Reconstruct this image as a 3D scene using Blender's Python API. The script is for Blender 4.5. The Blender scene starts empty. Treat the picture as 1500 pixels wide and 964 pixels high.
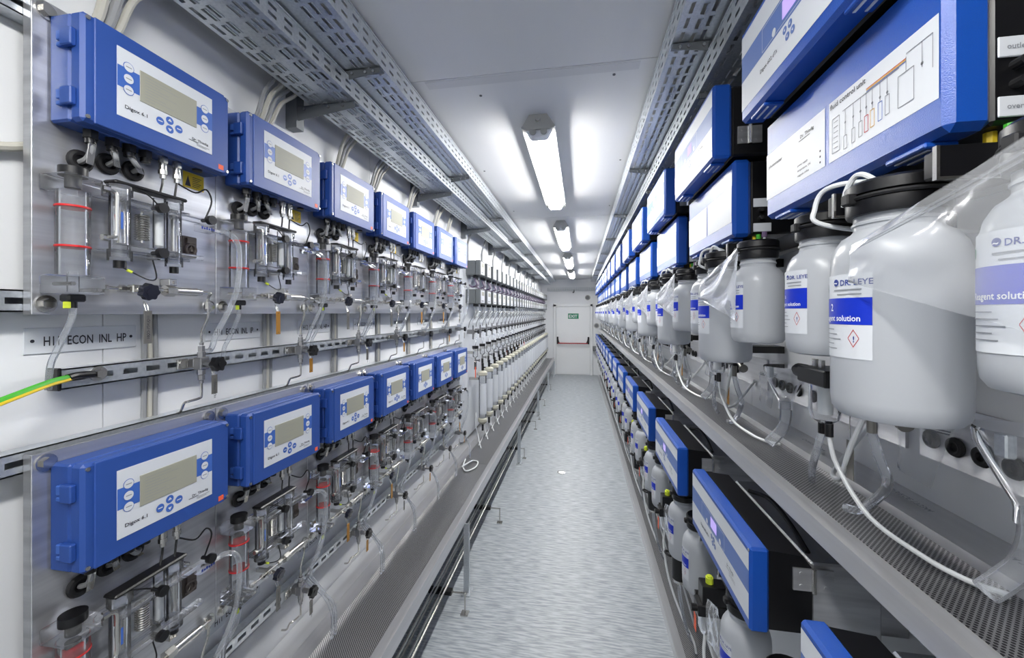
import bpy, bmesh, math, random
from mathutils import Vector
random.seed(7)
scene = bpy.context.scene
COL = scene.collection
PI = math.pi

# ------------------------------------------------------------------ camera, world, exposure
# level 14 mm camera, turned 9.7 degrees towards the analyser wall; horizon slightly above the frame's middle
HEYE = 1.72
cam_data = bpy.data.cameras.new('camera')
cam = bpy.data.objects.new('camera', cam_data)
COL.objects.link(cam)
cam_data.sensor_fit = 'HORIZONTAL'; cam_data.sensor_width = 36.0
cam_data.lens = 36.0 * 584 / 1500
cam_data.shift_y = -24 / 1500
cam_data.clip_start = 0.02; cam_data.clip_end = 100
cam.location = (0, 0, HEYE)
cam.rotation_euler = (PI / 2, 0, math.atan(100 / 584))
scene.camera = cam
world = bpy.data.worlds.new('world'); scene.world = world
world.use_nodes = True
world.node_tree.nodes['Background'].inputs[0].default_value = (0.8, 0.85, 0.9, 1)
world.node_tree.nodes['Background'].inputs[1].default_value = 0.3
scene.view_settings.view_transform = 'Standard'
scene.view_settings.look = 'None'
scene.view_settings.gamma = 1
scene.view_settings.use_curve_mapping = False
scene.view_settings.exposure = 0.5
LAMP_STRENGTH = 46.0
scene.cycles.max_bounces = 10
scene.cycles.diffuse_bounces = 6
scene.cycles.glossy_bounces = 4
scene.cycles.transparent_max_bounces = 24
scene.cycles.caustics_reflective = False
scene.cycles.caustics_refractive = False

# ------------------------------------------------------------------ materials
def srgb(r, g, b):
    f = lambda c: (c / 255 / 12.92) if c / 255 <= 0.04045 else ((c / 255 + 0.055) / 1.055) ** 2.4
    return (f(r), f(g), f(b), 1)

MATS = {}
def mat(name, col, rough=0.5, metal=0.0, spec=0.5, noise=None, bump=None, emit=0.0, coat=0.0, sheenmix=None):
    m = bpy.data.materials.new(name); m.use_nodes = True
    nt = m.node_tree; N = nt.nodes; L = nt.links
    p = N['Principled BSDF']
    p.inputs['Base Color'].default_value = col
    p.inputs['Roughness'].default_value = rough
    p.inputs['Metallic'].default_value = metal
    p.inputs['Specular IOR Level'].default_value = spec
    p.inputs['Coat Weight'].default_value = coat
    if emit:
        p.inputs['Emission Color'].default_value = col
        p.inputs['Emission Strength'].default_value = emit
    if noise or bump:
        tc = N.new('ShaderNodeTexCoord'); mp = N.new('ShaderNodeMapping')
        L.new(tc.outputs['Object'], mp.inputs[0])
    if noise:   # (scale xyz, other colour, detail, low, high)
        sc, c2, det, lo, hi = noise
        mp.inputs['Scale'].default_value = sc
        nz = N.new('ShaderNodeTexNoise'); nz.inputs['Scale'].default_value = 1; nz.inputs['Detail'].default_value = det
        L.new(mp.outputs[0], nz.inputs['Vector'])
        rp = N.new('ShaderNodeValToRGB')
        rp.color_ramp.elements[0].position = lo; rp.color_ramp.elements[1].position = hi
        rp.color_ramp.elements[0].color = col; rp.color_ramp.elements[1].color = c2
        L.new(nz.outputs[0], rp.inputs[0]); L.new(rp.outputs[0], p.inputs['Base Color'])
    if bump:    # (scale xyz, strength)
        mp2 = N.new('ShaderNodeMapping'); L.new(tc.outputs['Object'], mp2.inputs[0]); mp2.inputs['Scale'].default_value = bump[0]
        nb = N.new('ShaderNodeTexNoise'); nb.inputs['Scale'].default_value = 1; nb.inputs['Detail'].default_value = 3
        L.new(mp2.outputs[0], nb.inputs['Vector'])
        bp = N.new('ShaderNodeBump'); bp.inputs['Strength'].default_value = bump[1]; bp.inputs['Distance'].default_value = 0.002
        L.new(nb.outputs[0], bp.inputs['Height']); L.new(bp.outputs[0], p.inputs['Normal'])
    MATS[name] = m
    return m

def clear_mat(name, tint, gloss_rough, diffuse, blend=0.3, dcol=(0.9, 0.92, 0.95, 1)):
    m = bpy.data.materials.new(name); m.use_nodes = True
    nt = m.node_tree; N = nt.nodes; L = nt.links
    N.remove(N['Principled BSDF']); out = N['Material Output']
    tr = N.new('ShaderNodeBsdfTransparent'); tr.inputs[0].default_value = tint
    gl = N.new('ShaderNodeBsdfGlossy'); gl.inputs['Roughness'].default_value = gloss_rough
    gl.inputs[0].default_value = (0.95, 0.96, 1, 1)
    lw = N.new('ShaderNodeLayerWeight'); lw.inputs[0].default_value = blend
    mx = N.new('ShaderNodeMixShader')
    L.new(lw.outputs['Fresnel'], mx.inputs[0]); L.new(tr.outputs[0], mx.inputs[1]); L.new(gl.outputs[0], mx.inputs[2])
    last = mx
    if diffuse:
        df = N.new('ShaderNodeBsdfDiffuse'); df.inputs[0].default_value = dcol
        m2 = N.new('ShaderNodeMixShader'); m2.inputs[0].default_value = diffuse
        L.new(mx.outputs[0], m2.inputs[1]); L.new(df.outputs[0], m2.inputs[2]); last = m2
    L.new(last.outputs[0], out.inputs[0])
    MATS[name] = m
    return m

def hdpe(name, col):
    m = mat(name, col, 0.28, 0, 0.5)
    nt = m.node_tree; N = nt.nodes; L = nt.links
    p = N['Principled BSDF']; out = N['Material Output']
    t = N.new('ShaderNodeBsdfTranslucent'); t.inputs[0].default_value = col
    mx = N.new('ShaderNodeMixShader'); mx.inputs[0].default_value = 0.3
    L.new(p.outputs[0], mx.inputs[1]); L.new(t.outputs[0], mx.inputs[2]); L.new(mx.outputs[0], out.inputs[0])
    return m

def perforated(name, pitch):
    """stainless sheet with tiny round holes, far too small to model singly"""
    m = mat(name, srgb(150, 150, 150), 0.35, 0.8)
    nt = m.node_tree; N = nt.nodes; L = nt.links; p = N['Principled BSDF']
    tc = N.new('ShaderNodeTexCoord'); mp = N.new('ShaderNodeMapping')
    mp.inputs['Rotation'].default_value = (0, 0, PI / 4)
    mp.inputs['Scale'].default_value = (1 / pitch, 1 / pitch, 1)
    L.new(tc.outputs['Object'], mp.inputs[0])
    fr = N.new('ShaderNodeVectorMath'); fr.operation = 'FRACTION'; L.new(mp.outputs[0], fr.inputs[0])
    sb = N.new('ShaderNodeVectorMath'); sb.operation = 'SUBTRACT'; sb.inputs[1].default_value = (0.5, 0.5, 0.5); L.new(fr.outputs[0], sb.inputs[0])
    ml = N.new('ShaderNodeVectorMath'); ml.operation = 'MULTIPLY'; ml.inputs[1].default_value = (1, 1, 0); L.new(sb.outputs[0], ml.inputs[0])
    ln = N.new('ShaderNodeVectorMath'); ln.operation = 'LENGTH'; L.new(ml.outputs[0], ln.inputs[0])
    gt = N.new('ShaderNodeMath'); gt.operation = 'LESS_THAN'; gt.inputs[1].default_value = 0.37; L.new(ln.outputs['Value'], gt.inputs[0])
    mx = N.new('ShaderNodeMix'); mx.data_type = 'RGBA'
    L.new(gt.outputs[0], mx.inputs[0])
    mx.inputs[6].default_value = srgb(176, 176, 178); mx.inputs[7].default_value = srgb(20, 20, 24)
    L.new(mx.outputs[2], p.inputs['Base Color'])
    m2 = N.new('ShaderNodeMath'); m2.operation = 'SUBTRACT'; m2.inputs[0].default_value = 0.85; L.new(gt.outputs[0], m2.inputs[1])
    L.new(m2.outputs[0], p.inputs['Metallic'])
    return m

mat('wall_paint', srgb(234, 236, 239), 0.4, noise=((0.8, 0.8, 0.5), srgb(230, 232, 235), 3, 0.35, 0.7))
mat('ceiling_paint', srgb(238, 239, 241), 0.34, noise=((2.5, 0.6, 1), srgb(228, 229, 232), 4, 0.3, 0.75))
mat('joint_dark', srgb(70, 72, 76), 0.7)
mat('joint_tape', srgb(222, 223, 226), 0.3)
mat('vinyl_floor', srgb(136, 143, 150), 0.42, noise=((11, 95, 1), srgb(178, 184, 189), 5, 0.38, 0.62))
mat('steel', srgb(216, 217, 220), 0.28, 0.75, noise=((6, 1.5, 60), srgb(190, 191, 195), 3, 0.35, 0.7))
mat('valve_steel', srgb(150, 150, 152), 0.28, 0.85)
mat('shade_grey', srgb(150, 154, 158), 0.5)  # grey that stands in for shade on the white wall
mat('steel_trough', srgb(214, 215, 217), 0.33, 0.65, noise=((30, 1.0, 30), srgb(198, 198, 200), 3, 0.3, 0.7))
mat('steel_tube', srgb(205, 203, 198), 0.22, 0.95)
mat('galvanised', srgb(210, 215, 220), 0.34, 0.7, noise=((120, 120, 120), srgb(194, 200, 206), 3, 0.35, 0.65))
mat('galvanised_dark', srgb(120, 124, 128), 0.45, 0.6)
mat('blue_plastic', srgb(40, 76, 152), 0.42, 0, 0.5, bump=((900, 900, 900), 0.12))
mat('blue_side', srgb(40, 76, 152), 0.42)
mat('blue_gloss', srgb(22, 76, 168), 0.3, 0, 0.5, bump=((700, 700, 700), 0.25))
mat('print_blue', srgb(62, 102, 184), 0.4)
mat('print_band', srgb(88, 116, 180), 0.4)
mat('label_white', srgb(212, 216, 222), 0.45)
mat('label_blue', srgb(14, 48, 190), 0.4)
mat('ink', srgb(40, 42, 50), 0.6)
mat('ink_grey', srgb(140, 144, 150), 0.6)
mat('ink_blue', srgb(20, 50, 140), 0.6)
mat('ink_white', srgb(240, 242, 246), 0.5)
mat('ink_red', srgb(190, 40, 46), 0.6)
mat('ink_gold', srgb(214, 170, 80), 0.6)
mat('lcd', srgb(158, 158, 144), 0.5)
mat('lcd_violet', srgb(186, 164, 240), 0.2, emit=0.35)
mat('black_plastic', srgb(14, 14, 17), 0.36)
mat('black_rubber', srgb(20, 20, 23), 0.6)
mat('dark_knob', srgb(36, 38, 50), 0.25)
mat('grey_plastic', srgb(98, 103, 106), 0.45)
mat('cable_grey', srgb(150, 152, 154), 0.5)
mat('cable_beige', srgb(192, 190, 180), 0.5)
mat('cable_violet', srgb(116, 96, 128), 0.5)
mat('tube_white', srgb(226, 229, 231), 0.35)
mat('red', srgb(206, 32, 36), 0.4)
mat('red_bar', srgb(168, 34, 44), 0.35)
mat('orange', srgb(238, 98, 62), 0.5)
mat('yellow', srgb(226, 196, 44), 0.5)
mat('lime', srgb(206, 222, 60), 0.45)
mat('wire_green', srgb(70, 170, 50), 0.45)
mat('sign_green', srgb(16, 128, 92), 0.4)
mat('brass', srgb(176, 124, 44), 0.4, 0.35)
mat('tag_steel', srgb(128, 126, 122), 0.4, 0.7)
mat('pump_brown', srgb(62, 54, 52), 0.5)
mat('resin_white', srgb(238, 239, 242), 0.6)
mat('cap_beige', srgb(198, 196, 180), 0.5)
mat('door_white', srgb(238, 240, 242), 0.35)
mat('fixture_grey', srgb(176, 176, 172), 0.5)
mat('vent_grey', srgb(120, 122, 124), 0.6)
mat('blue_cap', srgb(30, 70, 200), 0.4)
hdpe('bottle_plastic', srgb(200, 204, 210))
clear_mat('acrylic', (0.965, 0.97, 0.975, 1), 0.05, 0.06, 0.22)
clear_mat('clear_hose', (0.93, 0.945, 0.965, 1), 0.06, 0.16, 0.25)
clear_mat('clear_bag', (0.96, 0.965, 0.97, 1), 0.22, 0.14, 0.1)
perforated('perforated_steel', 0.0065)
m = mat('lamp_tube', (1, 0.985, 0.95, 1), 0.3, emit=LAMP_STRENGTH)

# ------------------------------------------------------------------ mesh builder
_FONT = {}
def text_mesh(s):
    if s not in _FONT:
        cu = bpy.data.curves.new('t', 'FONT'); cu.body = s; cu.size = 1.0; cu.resolution_u = 2; cu.offset = 0.014
        o = bpy.data.objects.new('t', cu)
        me = bpy.data.meshes.new_from_object(o)
        vs = [tuple(v.co) for v in me.vertices]; fs = [tuple(p.vertices) for p in me.polygons]
        bpy.data.objects.remove(o); bpy.data.curves.remove(cu); bpy.data.meshes.remove(me)
        _FONT[s] = (vs, fs)
    return _FONT[s]

def catmull(pts, n):
    P_ = [Vector(p) for p in pts]
    if len(P_) < 3 or n < 2:
        return P_
    Q = [P_[0] * 2 - P_[1]] + P_ + [P_[-1] * 2 - P_[-2]]
    out = []
    for i in range(1, len(Q) - 2):
        a, b, c, d = Q[i - 1], Q[i], Q[i + 1], Q[i + 2]
        for k in range(n):
            t = k / n
            out.append(0.5 * ((2 * b) + (c - a) * t + (2 * a - 5 * b + 4 * c - d) * t * t + (3 * b - a - 3 * c + d) * t ** 3))
    out.append(P_[-1])
    return out

class B:
    def __init__(s):
        s.v = []; s.f = []; s.m = []; s.c = 0
    def mi(s, i):
        s.c = i; return s
    def add(s, vs, fs):
        o = len(s.v); s.v += [tuple(p) for p in vs]
        for f in fs:
            s.f.append(tuple(i + o for i in f)); s.m.append(s.c)
        return s
    def box(s, x0, x1, y0, y1, z0, z1):
        if x0 > x1: x0, x1 = x1, x0
        if y0 > y1: y0, y1 = y1, y0
        if z0 > z1: z0, z1 = z1, z0
        return s.add([(x0, y0, z0), (x1, y0, z0), (x1, y1, z0), (x0, y1, z0), (x0, y0, z1), (x1, y0, z1), (x1, y1, z1), (x0, y1, z1)],
                     [(0, 3, 2, 1), (4, 5, 6, 7), (0, 1, 5, 4), (1, 2, 6, 5), (2, 3, 7, 6), (3, 0, 4, 7)])
    def rbox(s, x0, x1, y0, y1, z0, z1, r=0.004):
        lo = (x0, y0, z0); hi = (x1, y1, z1)
        vs = []; idx = {}
        for cx in (0, 1):
            for cy in (0, 1):
                for cz in (0, 1):
                    c = (cx, cy, cz)
                    for a in range(3):
                        p = []
                        for k in range(3):
                            e = hi[k] if c[k] else lo[k]
                            if k != a: e += -r if c[k] else r
                            p.append(e)
                        idx[(c, a)] = len(vs); vs.append(tuple(p))
        fs = []
        for a in range(3):
            b_, c_ = (a + 1) % 3, (a + 2) % 3
            for sgn in (0, 1):
                def key(u, w):
                    t = [0, 0, 0]; t[a] = sgn; t[b_] = u; t[c_] = w; return (tuple(t), a)
                q = [idx[key(0, 0)], idx[key(1, 0)], idx[key(1, 1)], idx[key(0, 1)]]
                fs.append(q if sgn else q[::-1])
        for a in range(3):
            b_, c_ = (a + 1) % 3, (a + 2) % 3
            for u in (0, 1):
                for w in (0, 1):
                    def k2(e, ax):
                        t = [0, 0, 0]; t[a] = e; t[b_] = u; t[c_] = w; return idx[(tuple(t), ax)]
                    q = [k2(0, b_), k2(1, b_), k2(1, c_), k2(0, c_)]
                    fs.append(q if (u + w) % 2 else q[::-1])
        for c in [(x, y, z) for x in (0, 1) for y in (0, 1) for z in (0, 1)]:
            q = [idx[(c, 0)], idx[(c, 1)], idx[(c, 2)]]
            fs.append(q if sum(c) % 2 else q[::-1])
        return s.add(vs, fs)
    def cyl(s, p0, p1, r, n=12, r2=None, caps=True, lobes=0, amp=0.12):
        p0, p1 = Vector(p0), Vector(p1); d = (p1 - p0).normalized()
        a = d.orthogonal().normalized(); b = d.cross(a)
        if abs(d.z) < 0.9:
            a = Vector((0, 0, 1)).cross(d).normalized(); b = d.cross(a)
        else:
            a = Vector((1, 0, 0)); b = d.cross(a)
        r2 = r if r2 is None else r2
        vs = []
        for p, rr in ((p0, r), (p1, r2)):
            for i in range(n):
                t = 2 * PI * i / n + PI / n
                q = rr * (1 + (amp * math.cos(lobes * t) if lobes else 0))
                vs.append(p + a * (q * math.cos(t)) + b * (q * math.sin(t)))
        fs = [(i, (i + 1) % n, n + (i + 1) % n, n + i) for i in range(n)]
        if caps:
            fs += [tuple(range(n))[::-1], tuple(range(n, 2 * n))]
        return s.add(vs, fs)
    def tube(s, pts, r, n=8, k=5, caps=True):
        P_ = catmull(pts, k)
        vs = []; fs = []
        d0 = (P_[1] - P_[0]).normalized(); u = d0.orthogonal().normalized()
        for i, p in enumerate(P_):
            d = (P_[min(i + 1, len(P_) - 1)] - P_[max(i - 1, 0)]).normalized()
            u = (u - d * u.dot(d))
            u = u.normalized() if u.length > 1e-6 else d.orthogonal().normalized()
            w = d.cross(u)
            for j in range(n):
                t = 2 * PI * j / n
                vs.append(p + u * (r * math.cos(t)) + w * (r * math.sin(t)))
        for i in range(len(P_) - 1):
            for j in range(n):
                fs.append((i * n + j, i * n + (j + 1) % n, (i + 1) * n + (j + 1) % n, (i + 1) * n + j))
        if caps:
            e = (len(P_) - 1) * n
            fs += [tuple(range(n))[::-1], tuple(range(e, e + n))]
        return s.add(vs, fs)
    def lathe(s, c, prof, n=20, sq=0.0):
        """profile [(r, z)] around the vertical through c"""
        vs = []; fs = []
        for r, z in prof:
            for i in range(n):
                t = 2 * PI * i / n
                vs.append((c[0] + r * math.cos(t), c[1] + r * math.sin(t), c[2] + z))
        for k in range(len(prof) - 1):
            for i in range(n):
                fs.append((k * n + i, k * n + (i + 1) % n, (k + 1) * n + (i + 1) % n, (k + 1) * n + i))
        if prof[0][0] > 1e-5: fs.append(tuple(range(n))[::-1])
        e = (len(prof) - 1) * n
        if prof[-1][0] > 1e-5: fs.append(tuple(range(e, e + n)))
        return s.add(vs, fs)
    def torus(s, c, axis, R, r, n=20, k=8):
        ax = Vector(axis).normalized(); a = ax.orthogonal().normalized(); b = ax.cross(a); c = Vector(c)
        vs = []; fs = []
        for i in range(n):
            t = 2 * PI * i / n; d = a * math.cos(t) + b * math.sin(t)
            for j in range(k):
                q = 2 * PI * j / k
                vs.append(c + d * (R + r * math.cos(q)) + ax * (r * math.sin(q)))
        for i in range(n):
            for j in range(k):
                fs.append((i * k + j, ((i + 1) % n) * k + j, ((i + 1) % n) * k + (j + 1) % k, i * k + (j + 1) % k))
        return s.add(vs, fs)
    def prism(s, prof, y0, y1):
        """closed (x, z) outline drawn along y"""
        n = len(prof)
        vs = [(x, y0, z) for x, z in prof] + [(x, y1, z) for x, z in prof]
        fs = [(i, (i + 1) % n, n + (i + 1) % n, n + i) for i in range(n)] + [tuple(range(n))[::-1], tuple(range(n, 2 * n))]
        return s.add(vs, fs)
    def face(s, x, y0, y1, z0, z1, side):
        """flat print on a vertical face: side +1 looks along +x, -1 along -x"""
        q = [(x, y0, z0), (x, y1, z0), (x, y1, z1), (x, y0, z1)]
        return s.add(q, [(0, 1, 2, 3) if side > 0 else (3, 2, 1, 0)])
    def disc(s, x, y, z, r, side, n=16, rz=None):
        rz = rz or r
        vs = [(x, y + r * math.cos(2 * PI * i / n), z + rz * math.sin(2 * PI * i / n)) for i in range(n)]
        return s.add(vs, [tuple(range(n)) if side > 0 else tuple(range(n))[::-1]])
    def text(s, t, x, y, z, h, side, sx=1.0):
        vs, fs = text_mesh(t)
        return s.add([(x, y + side * p[0] * h * sx, z + p[1] * h) for p in vs], fs)
    def text_cyl(s, t, c, r, phi, z, h):
        vs, fs = text_mesh(t)
        out = []
        for p in vs:
            a = phi + p[0] * h / r
            out.append((c[0] + r * math.cos(a), c[1] + r * math.sin(a), z + p[1] * h))
        return s.add(out, fs)
    def patch(s, c, r, a0, a1, z0, z1, n=10):
        vs = []
        for z in (z0, z1):
            for i in range(n + 1):
                a = a0 + (a1 - a0) * i / n
                vs.append((c[0] + r * math.cos(a), c[1] + r * math.sin(a), z))
        return s.add(vs, [(i, i + 1, n + 2 + i, n + 1 + i) for i in range(n)])
    def slots(s, f, u0, n, pitch, v0, v1, rows, slen, depth=0.003):
        """sheet along u with rows of slots (v centre, half width, phase); f maps (u, v, w) to xyz"""
        def quad(a, b, c, d): s.add([f(*a), f(*b), f(*c), f(*d)], [(0, 1, 2, 3)])
        u1 = u0 + n * pitch
        v = v0
        for vc, hw, ph in sorted(rows):
            a, b = vc - hw, vc + hw
            if a > v: quad((u0, v, 0), (u1, v, 0), (u1, a, 0), (u0, a, 0))
            uu = u0
            for i in range(n):
                su = u0 + i * pitch + (pitch - slen) * ph; eu = su + slen
                quad((uu, a, 0), (su, a, 0), (su, b, 0), (uu, b, 0))
                quad((su, a, 0), (su, a, depth), (eu, a, depth), (eu, a, 0))
                quad((su, b, 0), (eu, b, 0), (eu, b, depth), (su, b, depth))
                uu = eu
            quad((uu, a, 0), (u1, a, 0), (u1, b, 0), (uu, b, 0))
            v = b
        quad((u0, v, 0), (u1, v, 0), (u1, v1, 0), (u0, v1, 0))
        return s
    def mesh(s, name, mats, off=(0, 0, 0), angle=32):
        me = bpy.data.meshes.new(name)
        ox, oy, oz = off
        me.from_pydata([(x - ox, y - oy, z - oz) for x, y, z in s.v], [], s.f)
        for k in (mats if isinstance(mats, (list, tuple)) else [mats]):
            me.materials.append(MATS[k])
        me.polygons.foreach_set('material_index', s.m)
        me.polygons.foreach_set('use_smooth', [True] * len(s.f))
        me.set_sharp_from_angle(angle=math.radians(angle))
        me.update()
        return me

# ------------------------------------------------------------------ things, parts, copies
BASE = {}
def thing(name, label, cat, base, group=None):
    o = bpy.data.objects.new(name, None); COL.objects.link(o)
    o.empty_display_size = 0.02
    o.location = base; o['label'] = label; o['category'] = cat
    if group: o['group'] = group
    BASE[o] = base
    return o
def P(parent, name, b, mats, label=None):
    r = parent
    while r.parent: r = r.parent
    o = bpy.data.objects.new(name, b.mesh(name, mats, BASE[r])); COL.objects.link(o)
    o.parent = parent
    if label: o['label'] = label
    return o
def solo(name, label, cat, b, mats, base, group=None):
    o = bpy.data.objects.new(name, b.mesh(name, mats, base)); COL.objects.link(o)
    o.location = base; o['label'] = label; o['category'] = cat
    if group: o['group'] = group
    BASE[o] = base
    return o
KIDS = {}
def kids(o):
    if o not in KIDS: KIDS[o] = [c for c in COL.objects if c.parent == o]
    return KIDS[o]
def rep(o, d, label=None, skip=(), group=None):
    """a copy of a thing with copies of its parts and sub-parts, moved by d"""
    c = o.copy(); COL.objects.link(c)
    c.location = (o.location.x + d[0], o.location.y + d[1], o.location.z + d[2])
    if label: c['label'] = label
    if group: c['group'] = group
    for ch in kids(o):
        if ch.name.split('.')[0] in skip: continue
        k = ch.copy(); COL.objects.link(k); k.parent = c
        for g in kids(ch):
            if g.name.split('.')[0] in skip: continue
            q = g.copy(); COL.objects.link(q); q.parent = k
    return c
def struct(name, b, mats, parent=None):
    o = bpy.data.objects.new(name, b.mesh(name, mats)); COL.objects.link(o)
    if parent is not None: o.parent = parent
    else: o['kind'] = 'structure'
    return o
ORD = ('first second third fourth fifth sixth seventh eighth ninth tenth eleventh twelfth thirteenth fourteenth fifteenth sixteenth '
       'seventeenth eighteenth nineteenth twentieth twenty-first twenty-second twenty-third twenty-fourth twenty-fifth twenty-sixth '
       'twenty-seventh twenty-eighth twenty-ninth thirtieth').split()

# ------------------------------------------------------------------ the room
XL, XR, YB, YE, ZC = -1.075, 0.745, -1.6, 11.2, 2.65
floor = struct('floor', B().box(XL - .1, XR + .1, YB - .1, YE + .1, -.1, 0), 'vinyl_floor')
ceiling = struct('ceiling', B().box(XL - .1, XR + .1, YB - .1, YE + .1, ZC + .012, ZC + .1), 'joint_dark')
edges = [YB, -0.87, 1.52, 3.905, 6.29, 8.68, YE]
for i in range(len(edges) - 1):
    struct('ceiling_panel', B().box(XL, XR, edges[i] + .002, edges[i + 1] - .002, ZC, ZC + .011), 'ceiling_paint', ceiling)
struct('joint_tape', B().box(-.62, .22, 1.53, 1.58, ZC - .0012, ZC - .0002), 'joint_tape', ceiling)
for x, y in ((-.42, 1.66), (.13, 1.6), (-.62, 2.55), (.24, 2.5), (-.6, 3.6), (.25, 3.55)):
    struct('ceiling_screw', B().cyl((x, y, ZC), (x, y, ZC - .003), .006, 8), 'galvanised_dark', ceiling)
for nm, x0, x1, xs in (('wall_left', XL - .1, XL - .006, (XL - .0055, XL)), ('wall_right', XR + .006, XR + .1, (XR, XR + .0055))):
    w = struct(nm, B().box(x0, x1, YB - .1, YE + .1, 0, ZC), 'joint_dark')
    y = YB
    while y < YE - .01:
        y1 = min(y + 1.17, YE)
        struct('wall_panel', B().box(xs[0], xs[1], y + .0012, y1 - .0012, 0, ZC), 'wall_paint', w)
        y = y1
struct('painted_shade_1', B().box(XL + .0002, XL + .004, -.3, .565, 0, ZC), 'shade_grey')  # thin sheet painting the wall's dim end beside the camera in grey
struct('wall_back', B().box(XL, XR, YB - .1, YB, 0, ZC), 'wall_paint')
we = struct('wall_end', B().box(XL, XR, YE, YE + .1, 0, ZC), 'wall_paint')

# fire door in the end wall
dr = struct('door_1', B().rbox(-.66, .26, YE - .04, YE - .004, .012, 1.885, .004), 'door_white')
for a, b_ in ((-.735, -.665), (.265, .335)):
    struct('door_frame', B().rbox(a, b_, YE - .055, YE - .001, 0, 1.95, .004), 'door_white', dr)
struct('door_frame', B().rbox(-.735, .335, YE - .055, YE - .001, 1.89, 1.96, .004), 'door_white', dr)
struct('threshold', B().box(-.66, .26, YE - .05, YE - .002, 0, .012), 'steel', dr)
pb = struct('panic_bar', B().tube([(-.6, YE - .13, .875), (.2, YE - .13, .875)], .016, 10), 'red_bar', dr)
for x, s in ((-.62, 1), (.22, -1)):
    struct('panic_bracket', B().rbox(x - .022, x + .022, YE - .07, YE - .038, .85, 1.05, .006)
           .tube([(x, YE - .06, 1.02), (x + s * .02, YE - .1, .94), (x + s * .05, YE - .13, .875)], .017, 8), 'black_plastic', pb)
t = thing('exit_sign', 'green exit sign with white letters above the panic bar', 'sign', (-.19, YE - .042, 1.55))
P(t, 'sign_plate', B().box(-.335, -.045, YE - .046, YE - .0405, 1.55, 1.695), 'sign_green')
b = B()
vs, fs = text_mesh('EXIT')
b.add([(-.318 + p[0] * .115, YE - .0468, 1.58 + p[1] * .115) for p in vs], fs)
P(t, 'lettering', b, 'ink_white')
for nm, x, z, lab in (('wall_vent', .2, 2.135, 'round grey vent above the exit door frame'), ('wall_vent', .44, 1.36, 'round grey vent beside the exit door')):
    t = thing(nm, lab, 'vent', (x, YE - .01, z))
    P(t, 'rim', B().torus((x, YE - .012, z), (0, 1, 0), .06, .012), 'fixture_grey')
    P(t, 'grille', B().cyl((x, YE - .002, z), (x, YE - .012, z), .058, 20), 'vent_grey')
b = B()
for z, y in ((2.33, 11.16), (2.33, 11.08), (2.37, 11.16), (2.37, 11.08), (2.41, 11.16)):
    b.tube([(-.9, y, z), (.6, y, z)], .004, 6)
for i in range(31):
    x = -.9 + i * .05
    b.tube([(x, 11.08, 2.37), (x, 11.08, 2.33), (x, 11.16, 2.33), (x, 11.16, 2.41)], .0035, 5, 1)
b.box(-.9, -.88, 11.16, 11.199, 2.33, 2.4).box(.58, .6, 11.16, 11.199, 2.33, 2.4)
solo('wire_cable_tray', 'wire basket cable tray crossing above the exit door', 'cable tray', b, 'galvanised', (-.15, 11.12, 2.33))
solo('door_closer_hook', 'small dark hook hanging below the wire basket tray', 'hook', B().tube([(-.17, 11.1, 2.34), (-.17, 11.09, 2.29), (-.19, 11.07, 2.27), (-.2, 11.06, 2.29)], .014, 8), 'vent_grey', (-.17, 11.1, 2.27))
t = thing('junction_box', 'grey control box on the wall beside the exit door', 'box', (.42, 11.1, .92))
P(t, 'housing', B().rbox(.34, .46, 11.0, 11.199, .68, .8, .008), 'grey_plastic')
P(t, 'cover', B().rbox(.345, .455, 10.985, 11.0, .69, .79, .004), 'vent_grey')

# floor drain
t = thing('floor_drain', 'small round steel drain cover set in the floor', 'drain', (-.2, 4.32, 0))
P(t, 'rim', B().lathe((-.2, 4.32, 0), [(.045, .0005), (.045, .004), (.034, .005), (.034, .0005)], 24), 'steel_tube')
P(t, 'grate', B().cyl((-.2, 4.32, .0005), (-.2, 4.32, .0035), .033, 24), 'galvanised')

# ------------------------------------------------------------------ ceiling lamps
def lamp(y0, lab):
    x = -.195; y1 = y0 + 1.42
    t = thing('fluorescent_lamp', lab, 'lamp', (x, (y0 + y1) / 2, ZC - .1), 'twin tube lamps along the ceiling')
    P(t, 'housing', B().prism([(x - .045, ZC - .001), (x - .078, ZC - .06), (x + .078, ZC - .06), (x + .045, ZC - .001)], y0 + .01, y1 - .01), 'fixture_grey')
    for y in (y0, y1 - .012):
        e = P(t, 'end_cap', B().prism([(x - .042, ZC - .001), (x - .08, ZC - .06), (x - .06, ZC - .07), (x + .06, ZC - .07), (x + .08, ZC - .06), (x + .042, ZC - .001)], y, y + .012), 'fixture_grey')
        P(e, 'cable_gland', B().cyl((x, y - .012 if y == y0 else y + .024, ZC - .025), (x, y + .006, ZC - .025), .012, 10), 'fixture_grey')
    P(t, 'diffuser', B().prism([(x - .062, ZC - .061), (x - .046, ZC - .092), (x - .034, ZC - .1), (x + .034, ZC - .1), (x + .046, ZC - .092), (x + .062, ZC - .061)], y0 + .06, y1 - .06), 'lamp_tube')
    for y in (y0 + .012, y1 - .06):
        P(t, 'socket_cover', B().prism([(x - .062, ZC - .061), (x - .046, ZC - .092), (x - .034, ZC - .1), (x + .034, ZC - .1), (x + .046, ZC - .092), (x + .062, ZC - .061)], y, y + .048), 'ink_white')
    for dx in (-.026, .026):
        P(t, 'lamp_holder', B().cyl((x + dx, y0 + .011, ZC - .078), (x + dx, y0 + .002, ZC - .078), .016, 12), 'fixture_grey')
LY = (-1.0, 1.86, 4.04, 6.25, 8.5)  # the first lamp is added out of view to brighten the closest panels
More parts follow.
